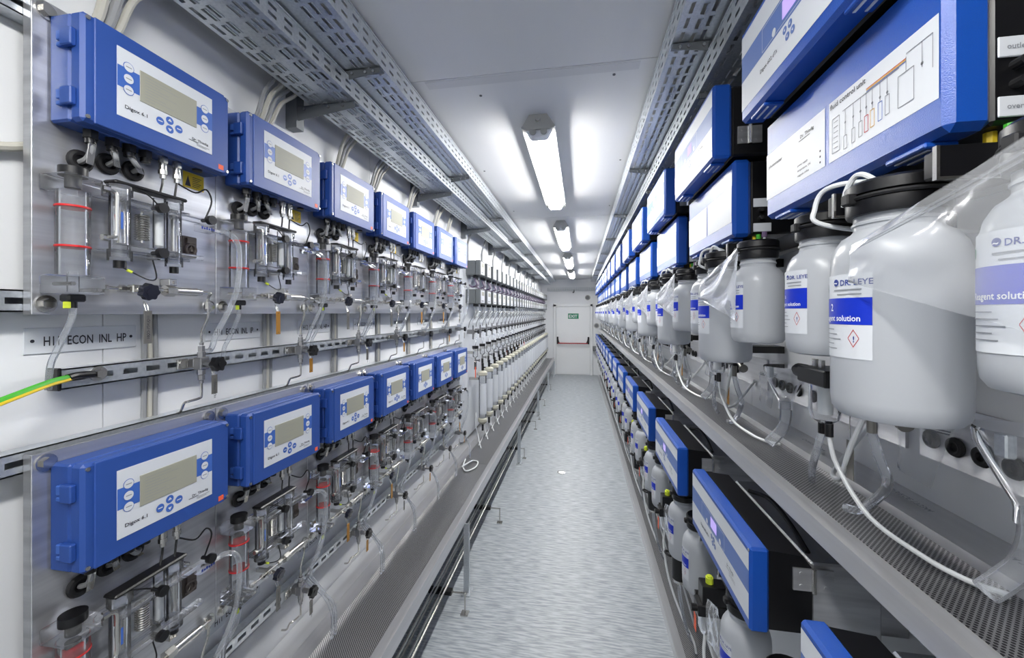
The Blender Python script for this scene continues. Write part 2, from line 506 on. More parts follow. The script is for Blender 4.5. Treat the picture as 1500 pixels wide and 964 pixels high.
for i, y in enumerate(LY):
    lamp(y, ('added twin tube ceiling lamp for fill light, fifth from the exit door', 'fourth twin tube ceiling lamp from the exit door', 'third twin tube ceiling lamp from the exit door',
             'second twin tube ceiling lamp from the exit door', 'twin tube ceiling lamp closest to the exit door')[i])

# ------------------------------------------------------------------ perforated cable trays
PITCH = .058
NSEC = 50
def tray(name_label, xin, xout, zb, zt):
    """xin is the wall side, xout the aisle side"""
    sgn = 1 if xin > xout else -1
    t = thing('cable_tray', name_label, 'cable tray', ((xin + xout) / 2, 5, zb), 'perforated cable trays under the ceiling')
    w = abs(xin - xout)
    x0 = min(xin, xout)
    y0 = -.66
    b = B()
    rows = [(w * fr, .0055, ph) for fr, ph in ((.1, .2), (.24, .75), (.36, .25), (.64, .75), (.77, .25), (.9, .7))]
    b.slots(lambda u, v, q: (x0 + v, u, zb + q), y0, NSEC, PITCH, 0, w, rows, .042)
    hf = zt - zb
    for xx, dq in ((xin, sgn), (xout, -sgn)):
        b.slots(lambda u, v, q, xx=xx, dq=dq: (xx + (-dq) * q, u, zb + v), y0, NSEC, PITCH, 0, hf, [(hf * .3, .0045, .3), (hf * .7, .0045, .3)], .03, .002)
        b.box(xx - .003, xx + .003, y0, y0 + NSEC * PITCH, zt - .001, zt + .004)
    # raised ribs beside the slots
    for i in range(NSEC):
        for fr, ph in ((.24, .75), (.36, .25), (.64, .75), (.77, .25)):
            su = y0 + i * PITCH + (PITCH - .042) * ph
            vx = x0 + w * fr + .0075
            b.box(vx - .0018, vx + .0018, su, su + .042, zb - .0025, zb)
    first = P(t, 'tray_section', b, 'galvanised')
    for k in range(1, 4):
        c = first.copy(); COL.objects.link(c); c.location.y = k * NSEC * PITCH
    return t
tray('perforated cable tray hung low over the blue wall analysers', -.985, -.80, 2.487, 2.545)
tray('perforated cable tray set highest along the analyser side of the ceiling', -.9, -.667, 2.556, 2.628)
tray('perforated cable tray just over the reagent bottle analysers', .62, .397, 2.467, 2.54)
tray('perforated cable tray set highest along the bottle side of the ceiling', .515, .28, 2.556, 2.632)

def bracket(x0, x1, z, h0, h1, y, lab, neck=None):
    t = thing('tray_bracket', lab, 'bracket', (x0, y, z - h0), 'steel tray brackets')
    b = B()
    zz = z - .002
    xs = x0 if neck is None else neck          # the web starts at the neck where another tray lies below the arm
    b.add([(xs, y - .012, zz), (x1, y - .012, zz), (x1, y - .012, zz - h1), (xs, y - .012, zz - h0),
           (xs, y - .009, zz), (x1, y - .009, zz), (x1, y - .009, zz - h1), (xs, y - .009, zz - h0)],
          [(0, 1, 2, 3), (7, 6, 5, 4), (0, 4, 5, 1), (1, 5, 6, 2), (2, 6, 7, 3), (3, 7, 4, 0)])
    b.box(min(x0, x1), max(x0, x1), y - .012, y + .022, zz - (.003 if neck is None else .0015), zz)
    P(t, 'arm', b, 'galvanised_dark')
    xw = XL if x0 < 0 else XR
    P(t, 'wall_post', B().box(min(x0, xw), max(x0, xw), y - .02, y + .02, z - (h0 + .03 if neck is None else .002), ZC - .001), 'galvanised_dark')
    for f in (.12, .55, .8):
        xx = xs + (x1 - xs) * f
        P(t, 'bolt', B().cyl((xx, y - .012, z - .015), (xx, y - .017, z - .015), .005, 8), 'steel_tube')
    return t
def ordn(i): return ORD[i]
b1 = bracket(-1.03, -.803, 2.485, .052, .022, 1.333 - 1.1, 'tenth steel bracket from the exit door under the low analyser tray')
b2 = bracket(-1.03, -.67, 2.554, .03, .016, 1.268 - 1.1, 'tenth steel bracket from the exit door under the high analyser tray', -.785)
b3 = bracket(.72, .283, 2.554, .03, .016, 1.313 - 1.1, 'tenth steel bracket from the exit door under the high bottle tray', .385)
b4 = bracket(.72, .4, 2.465, .03, .016, 1.45 - 1.1, 'tenth steel bracket from the exit door under the low bottle tray')
for k in range(1, 9):
    for bb, s in ((b1, 'low analyser'), (b2, 'high analyser'), (b3, 'high bottle'), (b4, 'low bottle')):
        rep(bb, (0, 1.1 * k, 0), '%s steel bracket from the exit door under the %s tray' % (ordn(9 - k), s))

# ------------------------------------------------------------------ drip troughs
Y0T, Y1T = -1.4, 10.95
t = thing('drip_trough', 'long steel drip trough on legs below the analyser wall', 'trough', (-.88, 5, .41))
P(t, 'back_ledge', B().prism([(-1.07, .53), (-.985, .53), (-.985, .502), (-.972, .474), (-.972, .46), (-1.07, .46)], Y0T, Y1T), 'steel_trough')
P(t, 'front_lip', B().prism([(-.752, .47), (-.707, .498), (-.695, .498), (-.695, .428), (-.71, .428), (-.71, .46), (-.752, .46)], Y0T, Y1T), 'steel_trough')
P(t, 'trough_pan', B().prism([(-1.05, .46), (-.71, .46), (-.74, .425), (-1.03, .425)], Y0T, Y1T), 'steel_trough')
for a, c in ((Y0T, 3.2), (3.205, 7.0), (7.005, Y1T)):
    P(t, 'perforated_sheet', B().box(-.971, -.753, a, c, .4605, .4705), 'perforated_steel')
legs = []
for y in (.25, 2.36, 4.49, 6.6, 8.7, 10.7):
    l = P(t, 'leg', B().box(-.705, -.672, y - .002, y + .002, .004, .428).box(-.705, -.701, y, y + .02, .004, .428).box(-.676, -.672, y, y + .02, .004, .428), 'galvanised')
    P(l, 'foot_plate', B().box(-.715, -.66, y - .03, y + .05, 0, .005), 'galvanised')
    P(l, 'foot_bolt', B().cyl((-.688, y - .015, .005), (-.688, y - .015, .016), .008, 6), 'steel_tube')
t = thing('shelf_trough', 'steel drip trough at chest height below the reagent bottles', 'trough', (.6, 5, 1.26))
P(t, 'back_ledge', B().prism([(.744, 1.314), (.668, 1.306), (.66, 1.309), (.655, 1.309), (.652, 1.29), (.652, 1.27), (.744, 1.27)], Y0T, Y1T), 'steel_trough')
P(t, 'front_lip', B().prism([(.521, 1.29), (.472, 1.31), (.46, 1.31), (.46, 1.268), (.475, 1.268), (.475, 1.28), (.521, 1.28)], Y0T, Y1T), 'steel_trough')
P(t, 'trough_pan', B().prism([(.475, 1.28), (.74, 1.28), (.73, 1.25), (.5, 1.25)], Y0T, Y1T), 'steel_trough')
for a, c in ((Y0T, 3.6), (3.605, 7.2), (7.205, Y1T)):
    P(t, 'perforated_sheet', B().box(.5215, .6515, a, c, 1.281, 1.291), 'perforated_steel')
b = B().mi(0)
for s, yy in (('CHARGE 175344', 1.06), ('A4 28', .8), ('CHARGE 175344', 1.42), ('CHARGE 175344', 2.3)):
    vs, fs = text_mesh(s)
    b.add([(.712 - p[1] * .018, yy - p[0] * .016, 1.3145) for p in vs], fs)
P(t, 'stamped_marking', b, 'ink_grey')
t = thing('floor_trough', 'low steel drip trough standing on the floor', 'trough', (.6, 5, 0))
P(t, 'front_lip', B().prism([(.506, .045), (.47, .058), (.462, .058), (.462, 0), (.476, 0), (.506, .03)], Y0T, Y1T), 'steel_trough')
P(t, 'back_ledge', B().prism([(.639, .045), (.65, .06), (.743, .06), (.743, 0), (.639, 0)], Y0T, Y1T), 'steel_trough')
P(t, 'perforated_sheet', B().box(.5065, .6385, Y0T, Y1T, .03, .045), 'perforated_steel')

# pipes and clamps under the analyser trough
for i, (x, z) in enumerate(((-.755, .148), (-.78, .135), (-.805, .148), (-.83, .135))):
    solo('sample_pipe', ('thin steel pipe under the analyser trough, %s from its legs' % ORD[i]), 'pipe', B().tube([(x, .4, z), (x, 10.6, z)], .006, 6), 'steel_tube', (x, 5, z), 'pipes under the trough')
for i, y in enumerate((2.2, 3.2, 4.66, 5.85, 6.4, 7.36, 8.9)):
    t = thing('pipe_clamp', 'black pipe clamp under the analyser trough, %s from the exit door' % ORD[6 - i], 'clamp', (-.79, y, 0), 'black pipe clamps')
    P(t, 'clamp_block', B().rbox(-.865, -.725, y - .018, y + .018, .10, .128, .004), 'black_plastic')
    P(t, 'stand', B().tube([(-.73, y, .115), (-.655, y, .115), (-.65, y, .11), (-.65, y, .005)], .005, 6, 3), 'steel_tube')
    P(t, 'foot', B().rbox(-.672, -.628, y - .02, y + .02, 0, .006, .001), 'steel_tube')

# ------------------------------------------------------------------ analyser wall: seven columns, two rows
PXL = -1.013           # face of the mounting plates
DY, DZ = .3835, -.868  # column pitch, row pitch
def unit_words(i, row):
    o = ORD[6 - i]
    return ('upper' if row == 0 else 'lower', o)
def place(i, row): return (0, DY * i, DZ * row)
ALLU = [(i, r) for r in (0, 1) for i in range(7)]
def spread(proto, fmt, skip_far=(), rows=(0, 1), cols=range(7), mats=None):
    """copies of a proto for every column and row; fmt gets row word and ordinal from the grey transmitters"""
    out = {(0, 0): proto}
    for r in rows:
        for i in cols:
            u = unit_words(i, r)
            lab = fmt % u
            if (i, r) == (0, 0):
                proto['label'] = lab; continue
            out[(i, r)] = rep(proto, place(i, r), lab, skip_far if i > 3 else ())
    return out

# mounting plate with bolts, grommets and warning sticker
t = thing('mounting_plate', '-', 'plate', (-1.015, .775, 1.716), 'stainless mounting plates')
P(t, 'sheet', B().rbox(PXL - .003, PXL, .584, .9655, 1.716, 2.32, .0008).box(PXL - .02, PXL - .003, .584, .587, 1.716, 2.32), 'steel')
for y in (.604, .945):
    for z in (1.737, 2.3):
        bo = P(t, 'bolt', B().cyl((PXL, y, z), (PXL + .01, y, z), .0105, 6), 'steel_tube')
        P(bo, 'washer', B().cyl((PXL, y, z), (PXL + .003, y, z), .0165, 18), 'steel_tube')
for y, z in ((.655, 2.03), (.704, 2.042), (.753, 2.044)):
    P(t, 'grommet', B().torus((PXL + .004, y, z), (1, 0, 0), .0165, .0062, 20, 8).cyl((PXL, y, z), (PXL + .0025, y, z), .0165, 18), 'black_rubber')
st = P(t, 'warning_sticker', B().face(PXL + .0008, .872, .93, 2.047, 2.088, 1), 'yellow')
b = B()
b.add([(PXL + .0014, .877, 2.052), (PXL + .0014, .893, 2.052), (PXL + .0014, .885, 2.08)], [(0, 1, 2)])
for k in range(6): b.face(PXL + .0014, .897, .922 - .004 * (k % 3), 2.077 - k * .0048, 2.0786 - k * .0048, 1)
P(st, 'print', b, 'ink')
plates = spread(t, 'stainless plate carrying the %s blue analyser, %s from the grey transmitters', ('print', 'washer'))

# blue controller
FX = -.93
t = thing('analyser_controller', '-', 'analyser', (-.97, .77, 2.087), 'blue wall analysers with displays')
P(t, 'housing', B().rbox(PXL + .0005, -.964, .609, .931, 2.088, 2.296, .004), 'blue_side')
lid = P(t, 'lid', B().rbox(-.963, FX - .0025, .608, .932, 2.087, 2.297, .006).rbox(-.94, FX, .627, .913, 2.0885, 2.2955, .0015), 'blue_plastic')
for z in (2.244, 2.132):
    h = P(t, 'hinge', B().rbox(-.972, -.945, .598, .6085, z - .017, z + .017, .002), 'blue_side')
    P(h, 'hinge_pin', B().rbox(-.985, -.971, .601, .609, z - .004, z + .014, .0015).rbox(-.985, -.971, .601, .609, z - .016, z - .008, .0015), 'print_blue')
for y in (.6165, .9225):
    for z in (2.097, 2.287):
        P(lid, 'screw', B().cyl((FX - .003, y, z), (FX + .0003, y, z), .004, 8), 'steel_tube')
fp = P(t, 'faceplate', B().box(FX - .0005, FX + .0012, .664, .876, 2.124, 2.265), 'label_white')
x1 = FX + .0016
for ya, yb in ((.664, .706), (.834, .876)): P(fp, 'blue_band', B().face(x1, ya, yb, 2.184, 2.2275, 1), 'print_blue')
P(fp, 'display', B().rbox(FX, FX + .0026, .706, .834, 2.173, 2.239, .0006), 'lcd')
b = B()
for k in range(9): b.face(FX + .0029, .716, .716 + .10 * ((k * 37 % 10) / 10 * .6 + .2), 2.18 + k * .0062, 2.1806 + k * .0062, 1)
P(fp, 'display_trace', b, 'ink_grey')
for y, zs in ((.6845, (2.231, 2.207, 2.184)), (.855, (2.229, 2.205, 2.182))):
    for z in zs:
        P(fp, 'button', B().mi(0).disc(x1 + .0004, y, z, .0104, 1).mi(1).disc(x1 + .0008, y, z, .0092, 1).mi(2).face(x1 + .001, y - .0055, y + .0055, z - .001, z + .001, 1), ['print_blue', 'label_white', 'ink_grey'])
for k, (y, z) in enumerate(((.748, 2.150), (.769, 2.1602), (.769, 2.1402), (.790, 2.150))):
    b = B().mi(0).disc(x1 + .0004, y, z, .0088, 1).mi(1)
    if k in (1, 2):
        s = 1 if k == 1 else -1
        tri = [(x1 + .0008, y - .0045, z - .0018 * s), (x1 + .0008, y + .0045, z - .0018 * s), (x1 + .0008, y, z + .0048 * s)]
        b.add(tri if s > 0 else tri[::-1], [(0, 1, 2)])
    else:
        b.face(x1 + .0008, y - .005, y + .005, z - .0012, z + .0012, 1)
    P(fp, 'arrow_button', b, ['print_blue', 'label_white'])
b = B().text('Digox 6.1', x1 + .0003, .677, 2.1435, .0105, 1, 1.12)
b.text('Dr. Thiedig', x1 + .0003, .822, 2.1405, .0082, 1, 1.12).face(x1 + .0003, .814, .839, 2.1375, 2.1388, 1)
for k in range(2): b.face(x1 + .0003, .834, .868 - .008 * k, 2.1338 - k * .0032, 2.1345 - k * .0032, 1)
P(fp, 'lettering', b, 'ink')
P(lid, 'orange_sticker', B().face(FX + .0006, .895, .91, 2.0955, 2.108, 1), 'orange')
glands = []
for k, y in enumerate((.652, .690, .722, .755)):
    g = P(t, 'cable_gland', B().cyl((-.978, y, 2.0885), (-.978, y, 2.072), .0125, 6).cyl((-.978, y, 2.072), (-.978, y, 2.062), .0095, 12), 'black_plastic')
    if k < 3:
        gz = (2.03, 2.042, 2.044)[k]; gy = (.655, .704, .753)[k]
        P(g, 'cable_tail', B().tube([(-.978, y, 2.066), (-.979, (y + gy) / 2, 2.05), (-.992, gy, gz + .004), (-1.0093, gy, gz - .002)], .0052, 8), 'cable_grey')
        P(g, 'cable_tag', B().add([(-.971, y - .006, 2.066), (-.971, y + .006, 2.066), (-.984, gy + .006, gz - .008), (-.984, gy - .006, gz - .008),
                                  (-.9725, y - .006, 2.066), (-.9725, y + .006, 2.066), (-.9855, gy + .006, gz - .008), (-.9855, gy - .006, gz - .008)],
                                 [(3, 2, 1, 0), (4, 5, 6, 7), (0, 1, 5, 4), (1, 2, 6, 5), (2, 3, 7, 6), (3, 0, 4, 7)]), 'steel_tube')
for y in (.789, .822):
    c = P(t, 'metal_connector', B().cyl((-.972, y, 2.0885), (-.972, y, 2.072), .0098, 6).cyl((-.972, y, 2.074), (-.972, y, 2.052), .0078, 12).cyl((-.972, y, 2.056), (-.972, y, 2.046), .0092, 8).cyl((-.972, y, 2.046), (-.972, y, 2.036), .006, 10), 'steel_tube')
P(t, 'blind_plug', B().cyl((-.972, .875, 2.0885), (-.972, .875, 2.0835), .011, 14), 'black_plastic')
spread(t, 'blue analyser with display in the %s row, %s from the grey transmitters', ('screw', 'display_trace', 'lettering', 'hinge_pin', 'cable_tag', 'blind_plug'))

# acrylic reservoir
def acrylic_block(b, x0, x1, y0, y1, z0, z1): return b.rbox(x0, x1, y0, y1, z0, z1, .0015)
RX, RY = -.975, .622
t = thing('acrylic_reservoir', '-', 'reservoir', (RX, RY, 1.752), 'clear reservoirs on the steel plates')
P(t, 'head_block', B().rbox(-1.0125, -.945, .594, .652, 1.955, 1.985, .0015), 'acrylic')
P(t, 'screw_cap', B().cyl((RX, RY, 1.985), (RX, RY, 2.002), .021, 20).cyl((RX, RY, 1.962), (RX, RY, 1.985), .012, 14), 'black_plastic')
P(t, 'tube', B().lathe((RX, RY, 0), [(.0245, 1.793), (.0245, 1.955), (.0215, 1.955), (.0215, 1.793), (.0245, 1.793)], 24), 'acrylic')
for z in (1.925, 1.848):
    P(t, 'level_ring', B().lathe((RX, RY, 0), [(.0251, z - .002), (.0256, z - .0015), (.0256, z + .0015), (.0251, z + .002)], 24), 'red')
fb = P(t, 'foot_block', B().rbox(-1.0125, -.945, .594, .655, 1.756, 1.793, .0015), 'acrylic')
for ya, za in ((.603, 1.775), (.645, 1.765)): P(fb, 'block_screw', B().cyl((-.944, ya, za), (-.99, ya, za), .004, 8), 'steel_tube')
P(t, 'float_seat', B().cyl((RX, RY, 1.793), (RX, RY, 1.8), .007, 10).cyl((RX, RY, 1.76), (RX, RY, 1.793), .009, 12), 'acrylic')
ou = P(t, 'outlet_cap', B().rbox(-.987, -.963, .607, .637, 1.741, 1.7555, .003).cyl((RX, RY, 1.742), (RX, RY, 1.729), .006, 10), 'black_plastic')
P(ou, 'earth_tag', B().rbox(-.966, -.9635, .60, .612, 1.728, 1.741, .001), 'lime')
P(t, 'steel_pipe', B().cyl((-.95, .652, 1.972), (-.95, .664, 1.972), .0065, 6).tube([(-.95, .655, 1.972), (-.948, .668, 1.971), (-.947, .6755, 1.964), (-.947, .6755, 1.93), (-.947, .6755, 1.885), (-.947, .672, 1.877), (-.95, .664, 1.874), (-.955, .66, 1.873)], .0038, 8)
  .cyl((-.955, .655, 1.873), (-.955, .668, 1.873), .0065, 6), 'steel_tube')
spread(t, 'clear reservoir with red rings beside the %s measuring cell, %s from the grey transmitters', ('block_screw', 'earth_tag', 'float_seat'))

# acrylic measuring cell
CX = -.968
t = thing('measuring_cell', '-', 'measuring cell', (CX, .77, 1.815), 'clear measuring cells on the steel plates')
for nm, y, r, z0, z1 in (('electrode_tube', .697, .0175, 1.838, 1.985), ('electrode_tube', .812, .0145, 1.838, 1.985)):
    c = P(t, nm, B().lathe((CX, y, 0), [(r, z0), (r, z1), (r - .003, z1), (r - .003, z0), (r, z0)], 20), 'acrylic')
    P(c, 'electrode', B().cyl((CX, y, z0 + .03), (CX, y, z1 - .03), r - .008, 14), 'steel_tube')
    P(c, 'collar', B().lathe((CX, y, 0), [(r + .004, 1.97), (r + .004, 1.99), (r - .002, 1.99)], 16), 'acrylic')
    P(c, 'collar', B().lathe((CX, y, 0), [(r + .003, 1.83), (r + .003, 1.852), (r - .002, 1.852)], 16), 'acrylic')
    P(c, 'plug', B().cyl((CX, y, 1.83), (CX, y, 1.815), r * .62, 14), 'black_plastic')
c = P(t, 'sensor_tube', B().lathe((CX, .777, 0), [(.0, 1.862), (.011, 1.87), (.011, 1.985)], 16), 'acrylic')
P(c, 'white_insert', B().lathe((CX, .777, 0), [(0, 1.868), (.0085, 1.876), (.0085, 1.955)], 14), 'tube_white')
b = B()
for k in range(11):
    b.torus((CX, .741, 1.884 + k * .0052), (0, 0, 1), .0118, .0019, 16, 6)
P(t, 'steel_coil', b.cyl((CX, .741, 1.876), (CX, .741, 1.945), .0035, 8), 'steel_tube')
P(t, 'cross_bar', acrylic_block(B(), -.958, -.94, .684, .902, 1.946, 1.957), 'acrylic')
P(t, 'cross_bar', acrylic_block(B(), -.958, -.94, .672, .865, 1.852, 1.863), 'acrylic')
P(t, 'cross_bar', acrylic_block(B(), -1.0, -.9585, .668, .845, 1.96, 1.967), 'acrylic')
P(t, 'cross_bar', acrylic_block(B(), -1.0, -.958, .668, .845, 1.846, 1.852), 'acrylic')
for ya, za in ((.72, 1.96), (.79, 1.85), (.84, 1.96)): P(t, 'standoff', B().cyl((-1.0125, ya, za), (-.985, ya, za), .006, 10), 'steel_tube')
tb = P(t, 'top_bar', B().rbox(-.984, -.95, .676, .832, 1.99, 1.998, .003), 'black_plastic')
for y, z in ((.757, 1.957), (.757, 1.855), (.878, 1.957)):
    P(t, 'clamp_knob', B().cyl((-.94, y, z), (-.928, y, z), .0115, 18).cyl((-.96, y, z), (-.94, y, z), .005, 8), 'black_plastic')
P(t, 'scale_strip', B().mi(0).box(-.949, -.947, .672, .678, 1.87, 1.94).mi(1).face(-.9432, .681, .6855, 1.895, 1.93, 1), ['label_white', 'print_blue'])
b = B().mi(0).rbox(-.962, -.942, .856, .898, 1.926, 1.944, .001).mi(1)
for k in range(6): b.face(-.9415, .859 + k * .0064, .8638 + k * .0064, 1.932, 1.939 - .002 * (k % 2), 1)
P(t, 'flow_block', b, ['acrylic', 'ink_blue'])
P(t, 'outlet_fitting', B().cyl((-.95, .898, 1.935), (-.95, .912, 1.935), .0055, 6).cyl((-.95, .91, 1.935), (-.95, .918, 1.935), .004, 8), 'tube_white')
for pts, rr in (([(CX + .004, .70, 1.816), (CX + .01, .712, 1.808), (CX + .012, .745, 1.794), (CX + .012, .762, 1.80), (CX + .008, .757, 1.84)], .0016),
                ([(-.972, .789, 2.0355), (-.97, .786, 2.02), (-.966, .778, 1.998)], .0024), ([(-.972, .822, 2.0355), (-.97, .818, 2.02), (-.966, .812, 1.998)], .0024),
                ([(-.955, .70, 1.994), (-.94, .73, 1.98), (-.936, .75, 1.962)], .0016),
                ([(-.972, .826, 2.0355), (-.95, .85, 2.02), (-.945, .875, 2.035), (-.948, .893, 2.01), (-.955, .885, 1.97), (-.955, .878, 1.958)], .002)):
    P(t, 'sensor_wire', B().tube(pts, rr, 6), 'black_plastic')
P(t, 'wire_clip', B().cyl((CX + .006, .706, 1.812), (CX + .011, .713, 1.807), .0032, 8), 'lime')
spread(t, 'clear measuring cell with steel coil under the %s blue analyser, %s from the grey transmitters', ('sensor_wire', 'wire_clip', 'flow_block', 'scale_strip', 'standoff', 'collar', 'white_insert'))

# pump head
t = thing('peristaltic_pump', '-', 'pump', (-1.0, .872, 1.84), 'small dark pumps on the steel plates')
P(t, 'pump_body', B().rbox(PXL + .0003, -.992, .852, .893, 1.862, 1.916, .002), 'pump_brown')
P(t, 'pump_cover', B().torus((-.99, .874, 1.882), (1, 0, 0), .013, .0035, 14, 6).torus((-.99, .874, 1.882), (1, 0, 0), .004, .002, 10, 6).box(-.992, -.988, .863, .886, 1.898, 1.912).tube([(-.99, .874, 1.882), (-.99, .888, 1.87)], .002, 5).tube([(-.99, .874, 1.882), (-.99, .86, 1.87)], .002, 5).tube([(-.99, .874, 1.882), (-.99, .874, 1.9)], .002, 5), 'pump_brown')
spread(t, 'dark brown pump head on the %s steel plate, %s from the grey transmitters', ('pump_cover',))

# inlet line with needle valve and regulator
LX, LZ = -.968, 1.772
t = thing('inlet_line', '-', 'valve', (LX, .77, LZ), 'inlet valves with dark star knobs')
P(t, 'tube', B().cyl((LX, .6555, LZ), (LX, .90, LZ), .0032, 8), 'steel_tube')
for y0, y1, r in ((.657, .667, .0075), (.669, .675, .0055), (.696, .706, .0075), (.708, .714, .006), (.742, .748, .006), (.765, .776, .0075), (.778, .784, .0055)):
    P(t, 'compression_nut', B().cyl((LX, y0, LZ), (LX, y1, LZ), r, 6), 'steel_tube')
P(t, 'valve_body', B().rbox(LX - .009, LX + .009, .716, .74, LZ - .009, LZ + .009, .002).cyl((LX + .008, .728, LZ - .002), (LX + .03, .728, LZ - .006), .0055, 10), 'steel_tube')
P(t, 'star_knob', B().cyl((LX + .028, .728, LZ - .005), (LX + .042, .728, LZ - .0075), .0175, 42, lobes=7, amp=.09).cyl((LX + .042, .728, LZ - .0075), (LX + .0435, .728, LZ - .0078), .010, 14), 'dark_knob')
P(t, 'regulator', B().cyl((LX, .79, LZ), (LX, .812, LZ), .0135, 6).cyl((LX, .812, LZ), (LX, .868, LZ), .0105, 18).cyl((LX, .868, LZ), (LX, .88, LZ), .0085, 12), 'steel_tube')
P(t, 'wall_clip', B().box(PXL + .0003, LX - .009, .724, .732, LZ - .006, LZ + .006), 'steel_tube')
P(t, 'wall_bracket', B().rbox(PXL + .0003, -.985, .815, .835, LZ + .014, LZ + .03, .001).cyl((-.985, .828, LZ + .022), (-.982, .828, LZ + .022), .004, 6), 'steel_tube')
spread(t, 'steel inlet line with star knob on the %s plate, %s from the grey transmitters', ('compression_nut', 'wall_clip'))

# slotted rails
def rail(z, y0, lab, x0=-1.06, x1=-1.032, h=.021, slotted=True, end=3.42):
    t = thing('mounting_rail', lab, 'rail', (x0, 2, z), 'slotted steel rails on the wall')
    b = B()
    n = int((end - y0) / .05)
    b.slots(lambda u, v, q: (x1 - q, u, z - h + v), y0, n, .05, 0, 2 * h, [(h, .006, .5)], .03, .004)
    b.box(x0, x1, y0, y0 + n * .05, z + h - .003, z + h).box(x0, x1, y0, y0 + n * .05, z - h, z - h + .003)
    b.box(x0, x0 + .002, y0, y0 + n * .05, z - h + .003, z + h - .003)
    P(t, 'channel', b, 'galvanised')
    return t, y0 + n * .05
t, _ = rail(1.585, .64, 'slotted rail carrying the valves between the two analyser rows')
P(t, 'end_cap', B().rbox(-1.062, -1.03, .633, .64, 1.562, 1.608, .002), 'black_plastic')
P(t, 'earth_lug', B().cyl((-1.032, .70, 1.588), (-1.018, .70, 1.588), .010, 6).cyl((-1.032, .70, 1.588), (-1.028, .70, 1.588), .016, 18), 'steel_tube')
t, _ = rail(1.585 + DZ, .5, 'slotted rail carrying the valves under the lower analyser row')
rail(2.3, -.8, 'slotted rail behind the tops of the upper analyser plates', -1.07, -1.034)
rail(1.742, -.8, 'slotted rail behind the feet of the upper analyser plates', -1.07, -1.034)
rail(1.438, -.8, 'slotted rail behind the tops of the lower analyser plates', -1.07, -1.034)
rail(.872, -.8, 'slotted rail behind the feet of the lower analyser plates', -1.07, -1.034)
t = thing('earth_wire', 'green and yellow earth wire bolted to the slotted rail', 'wire', (-1.0, .6, 1.58))
P(t, 'wire', B().tube([(-1.022, .645, 1.589), (-1.0, .60, 1.586), (-.985, .55, 1.575), (-.975, .48, 1.555), (-.97, .40, 1.53)], .0058, 8), 'wire_green')
P(t, 'yellow_stripe', B().tube([(-1.018, .645, 1.585), (-.996, .60, 1.582), (-.981, .55, 1.571), (-.971, .48, 1.551), (-.966, .40, 1.526)], .0037, 6), 'yellow')
P(t, 'heat_shrink', B().tube([(-1.024, .688, 1.589), (-1.024, .66, 1.59), (-1.02, .642, 1.588)], .0075, 10), 'black_plastic')

# manifold valves on the rail
VY, VZ = .91, 1.585
VX = -.998
t = thing('manifold_valve', '-', 'valve', (VX, VY, VZ - .02), 'cross valves on the slotted rails')
P(t, 'valve_body', B().rbox(VX - .012, VX + .012, VY - .013, VY + .013, VZ - .016, VZ + .016, .002).rbox(-1.031, VX - .012, VY - .012, VY + .012, VZ - .012, VZ + .012, .001), 'valve_steel')
P(t, 'side_bolt', B().cyl((-1.031, VY - .028, VZ), (-1.02, VY - .028, VZ), .0105, 14).rbox(-1.031, -1.025, VY - .04, VY - .012, VZ - .013, VZ + .013, .001), 'steel_tube')
P(t, 'bonnet', B().cyl((VX + .012, VY, VZ), (VX + .032, VY, VZ - .001), .0088, 6).cyl((VX + .032, VY, VZ), (VX + .045, VY, VZ - .001), .005, 10), 'valve_steel')
P(t, 'handwheel', B().cyl((VX + .044, VY, VZ - .001), (VX + .058, VY, VZ - .001), .0185, 36, lobes=6, amp=.12).cyl((VX + .058, VY, VZ - .001), (VX + .06, VY, VZ - .001), .006, 10), 'black_plastic')
for z0, z1, r in ((VZ + .016, VZ + .03, .0095), (VZ + .031, VZ + .046, .008), (VZ + .048, VZ + .055, .0055), (VZ - .03, VZ - .016, .0095), (VZ - .044, VZ - .032, .008), (VZ - .053, VZ - .046, .0055)):
    P(t, 'compression_nut', B().cyl((VX, VY, z0), (VX, VY, z1), r, 6), 'valve_steel')
P(t, 'riser_tube', B().tube([(VX, VY, VZ + .05), (VX, VY, VZ + .075), (VX, VY + .004, VZ + .09), (VX, VY + .016, VZ + .115), (VX, VY + .02, VZ + .13), (VX, VY + .02, VZ + .155)], .0032, 8).cyl((VX - .002, VY + .02, VZ + .145), (VX - .002, VY + .02, VZ + .165), .0065, 6)
  .tube([(VX - .002, VY + .02, VZ + .165), (VX + .004, VY + .018, VZ + .178), (LX, VY, LZ - .002), (LX, VY - .012, LZ)], .0032, 8, 4), 'steel_tube')
P(t, 'drop_tube', B().tube([(VX, VY, VZ - .05), (VX, VY, VZ - .085), (VX - .002, VY - .004, VZ - .093), (VX - .01, VY - .026, VZ - .097), (VX - .02, VY - .03, VZ - .102), (-1.03, VY - .03, VZ - .125), (-1.05, VY - .03, VZ - .13)], .0032, 8, 4), 'steel_tube')
spread(t, 'cross valve with black handwheel on the %s slotted rail, %s from the grey transmitters', ('compression_nut', 'side_bolt'))

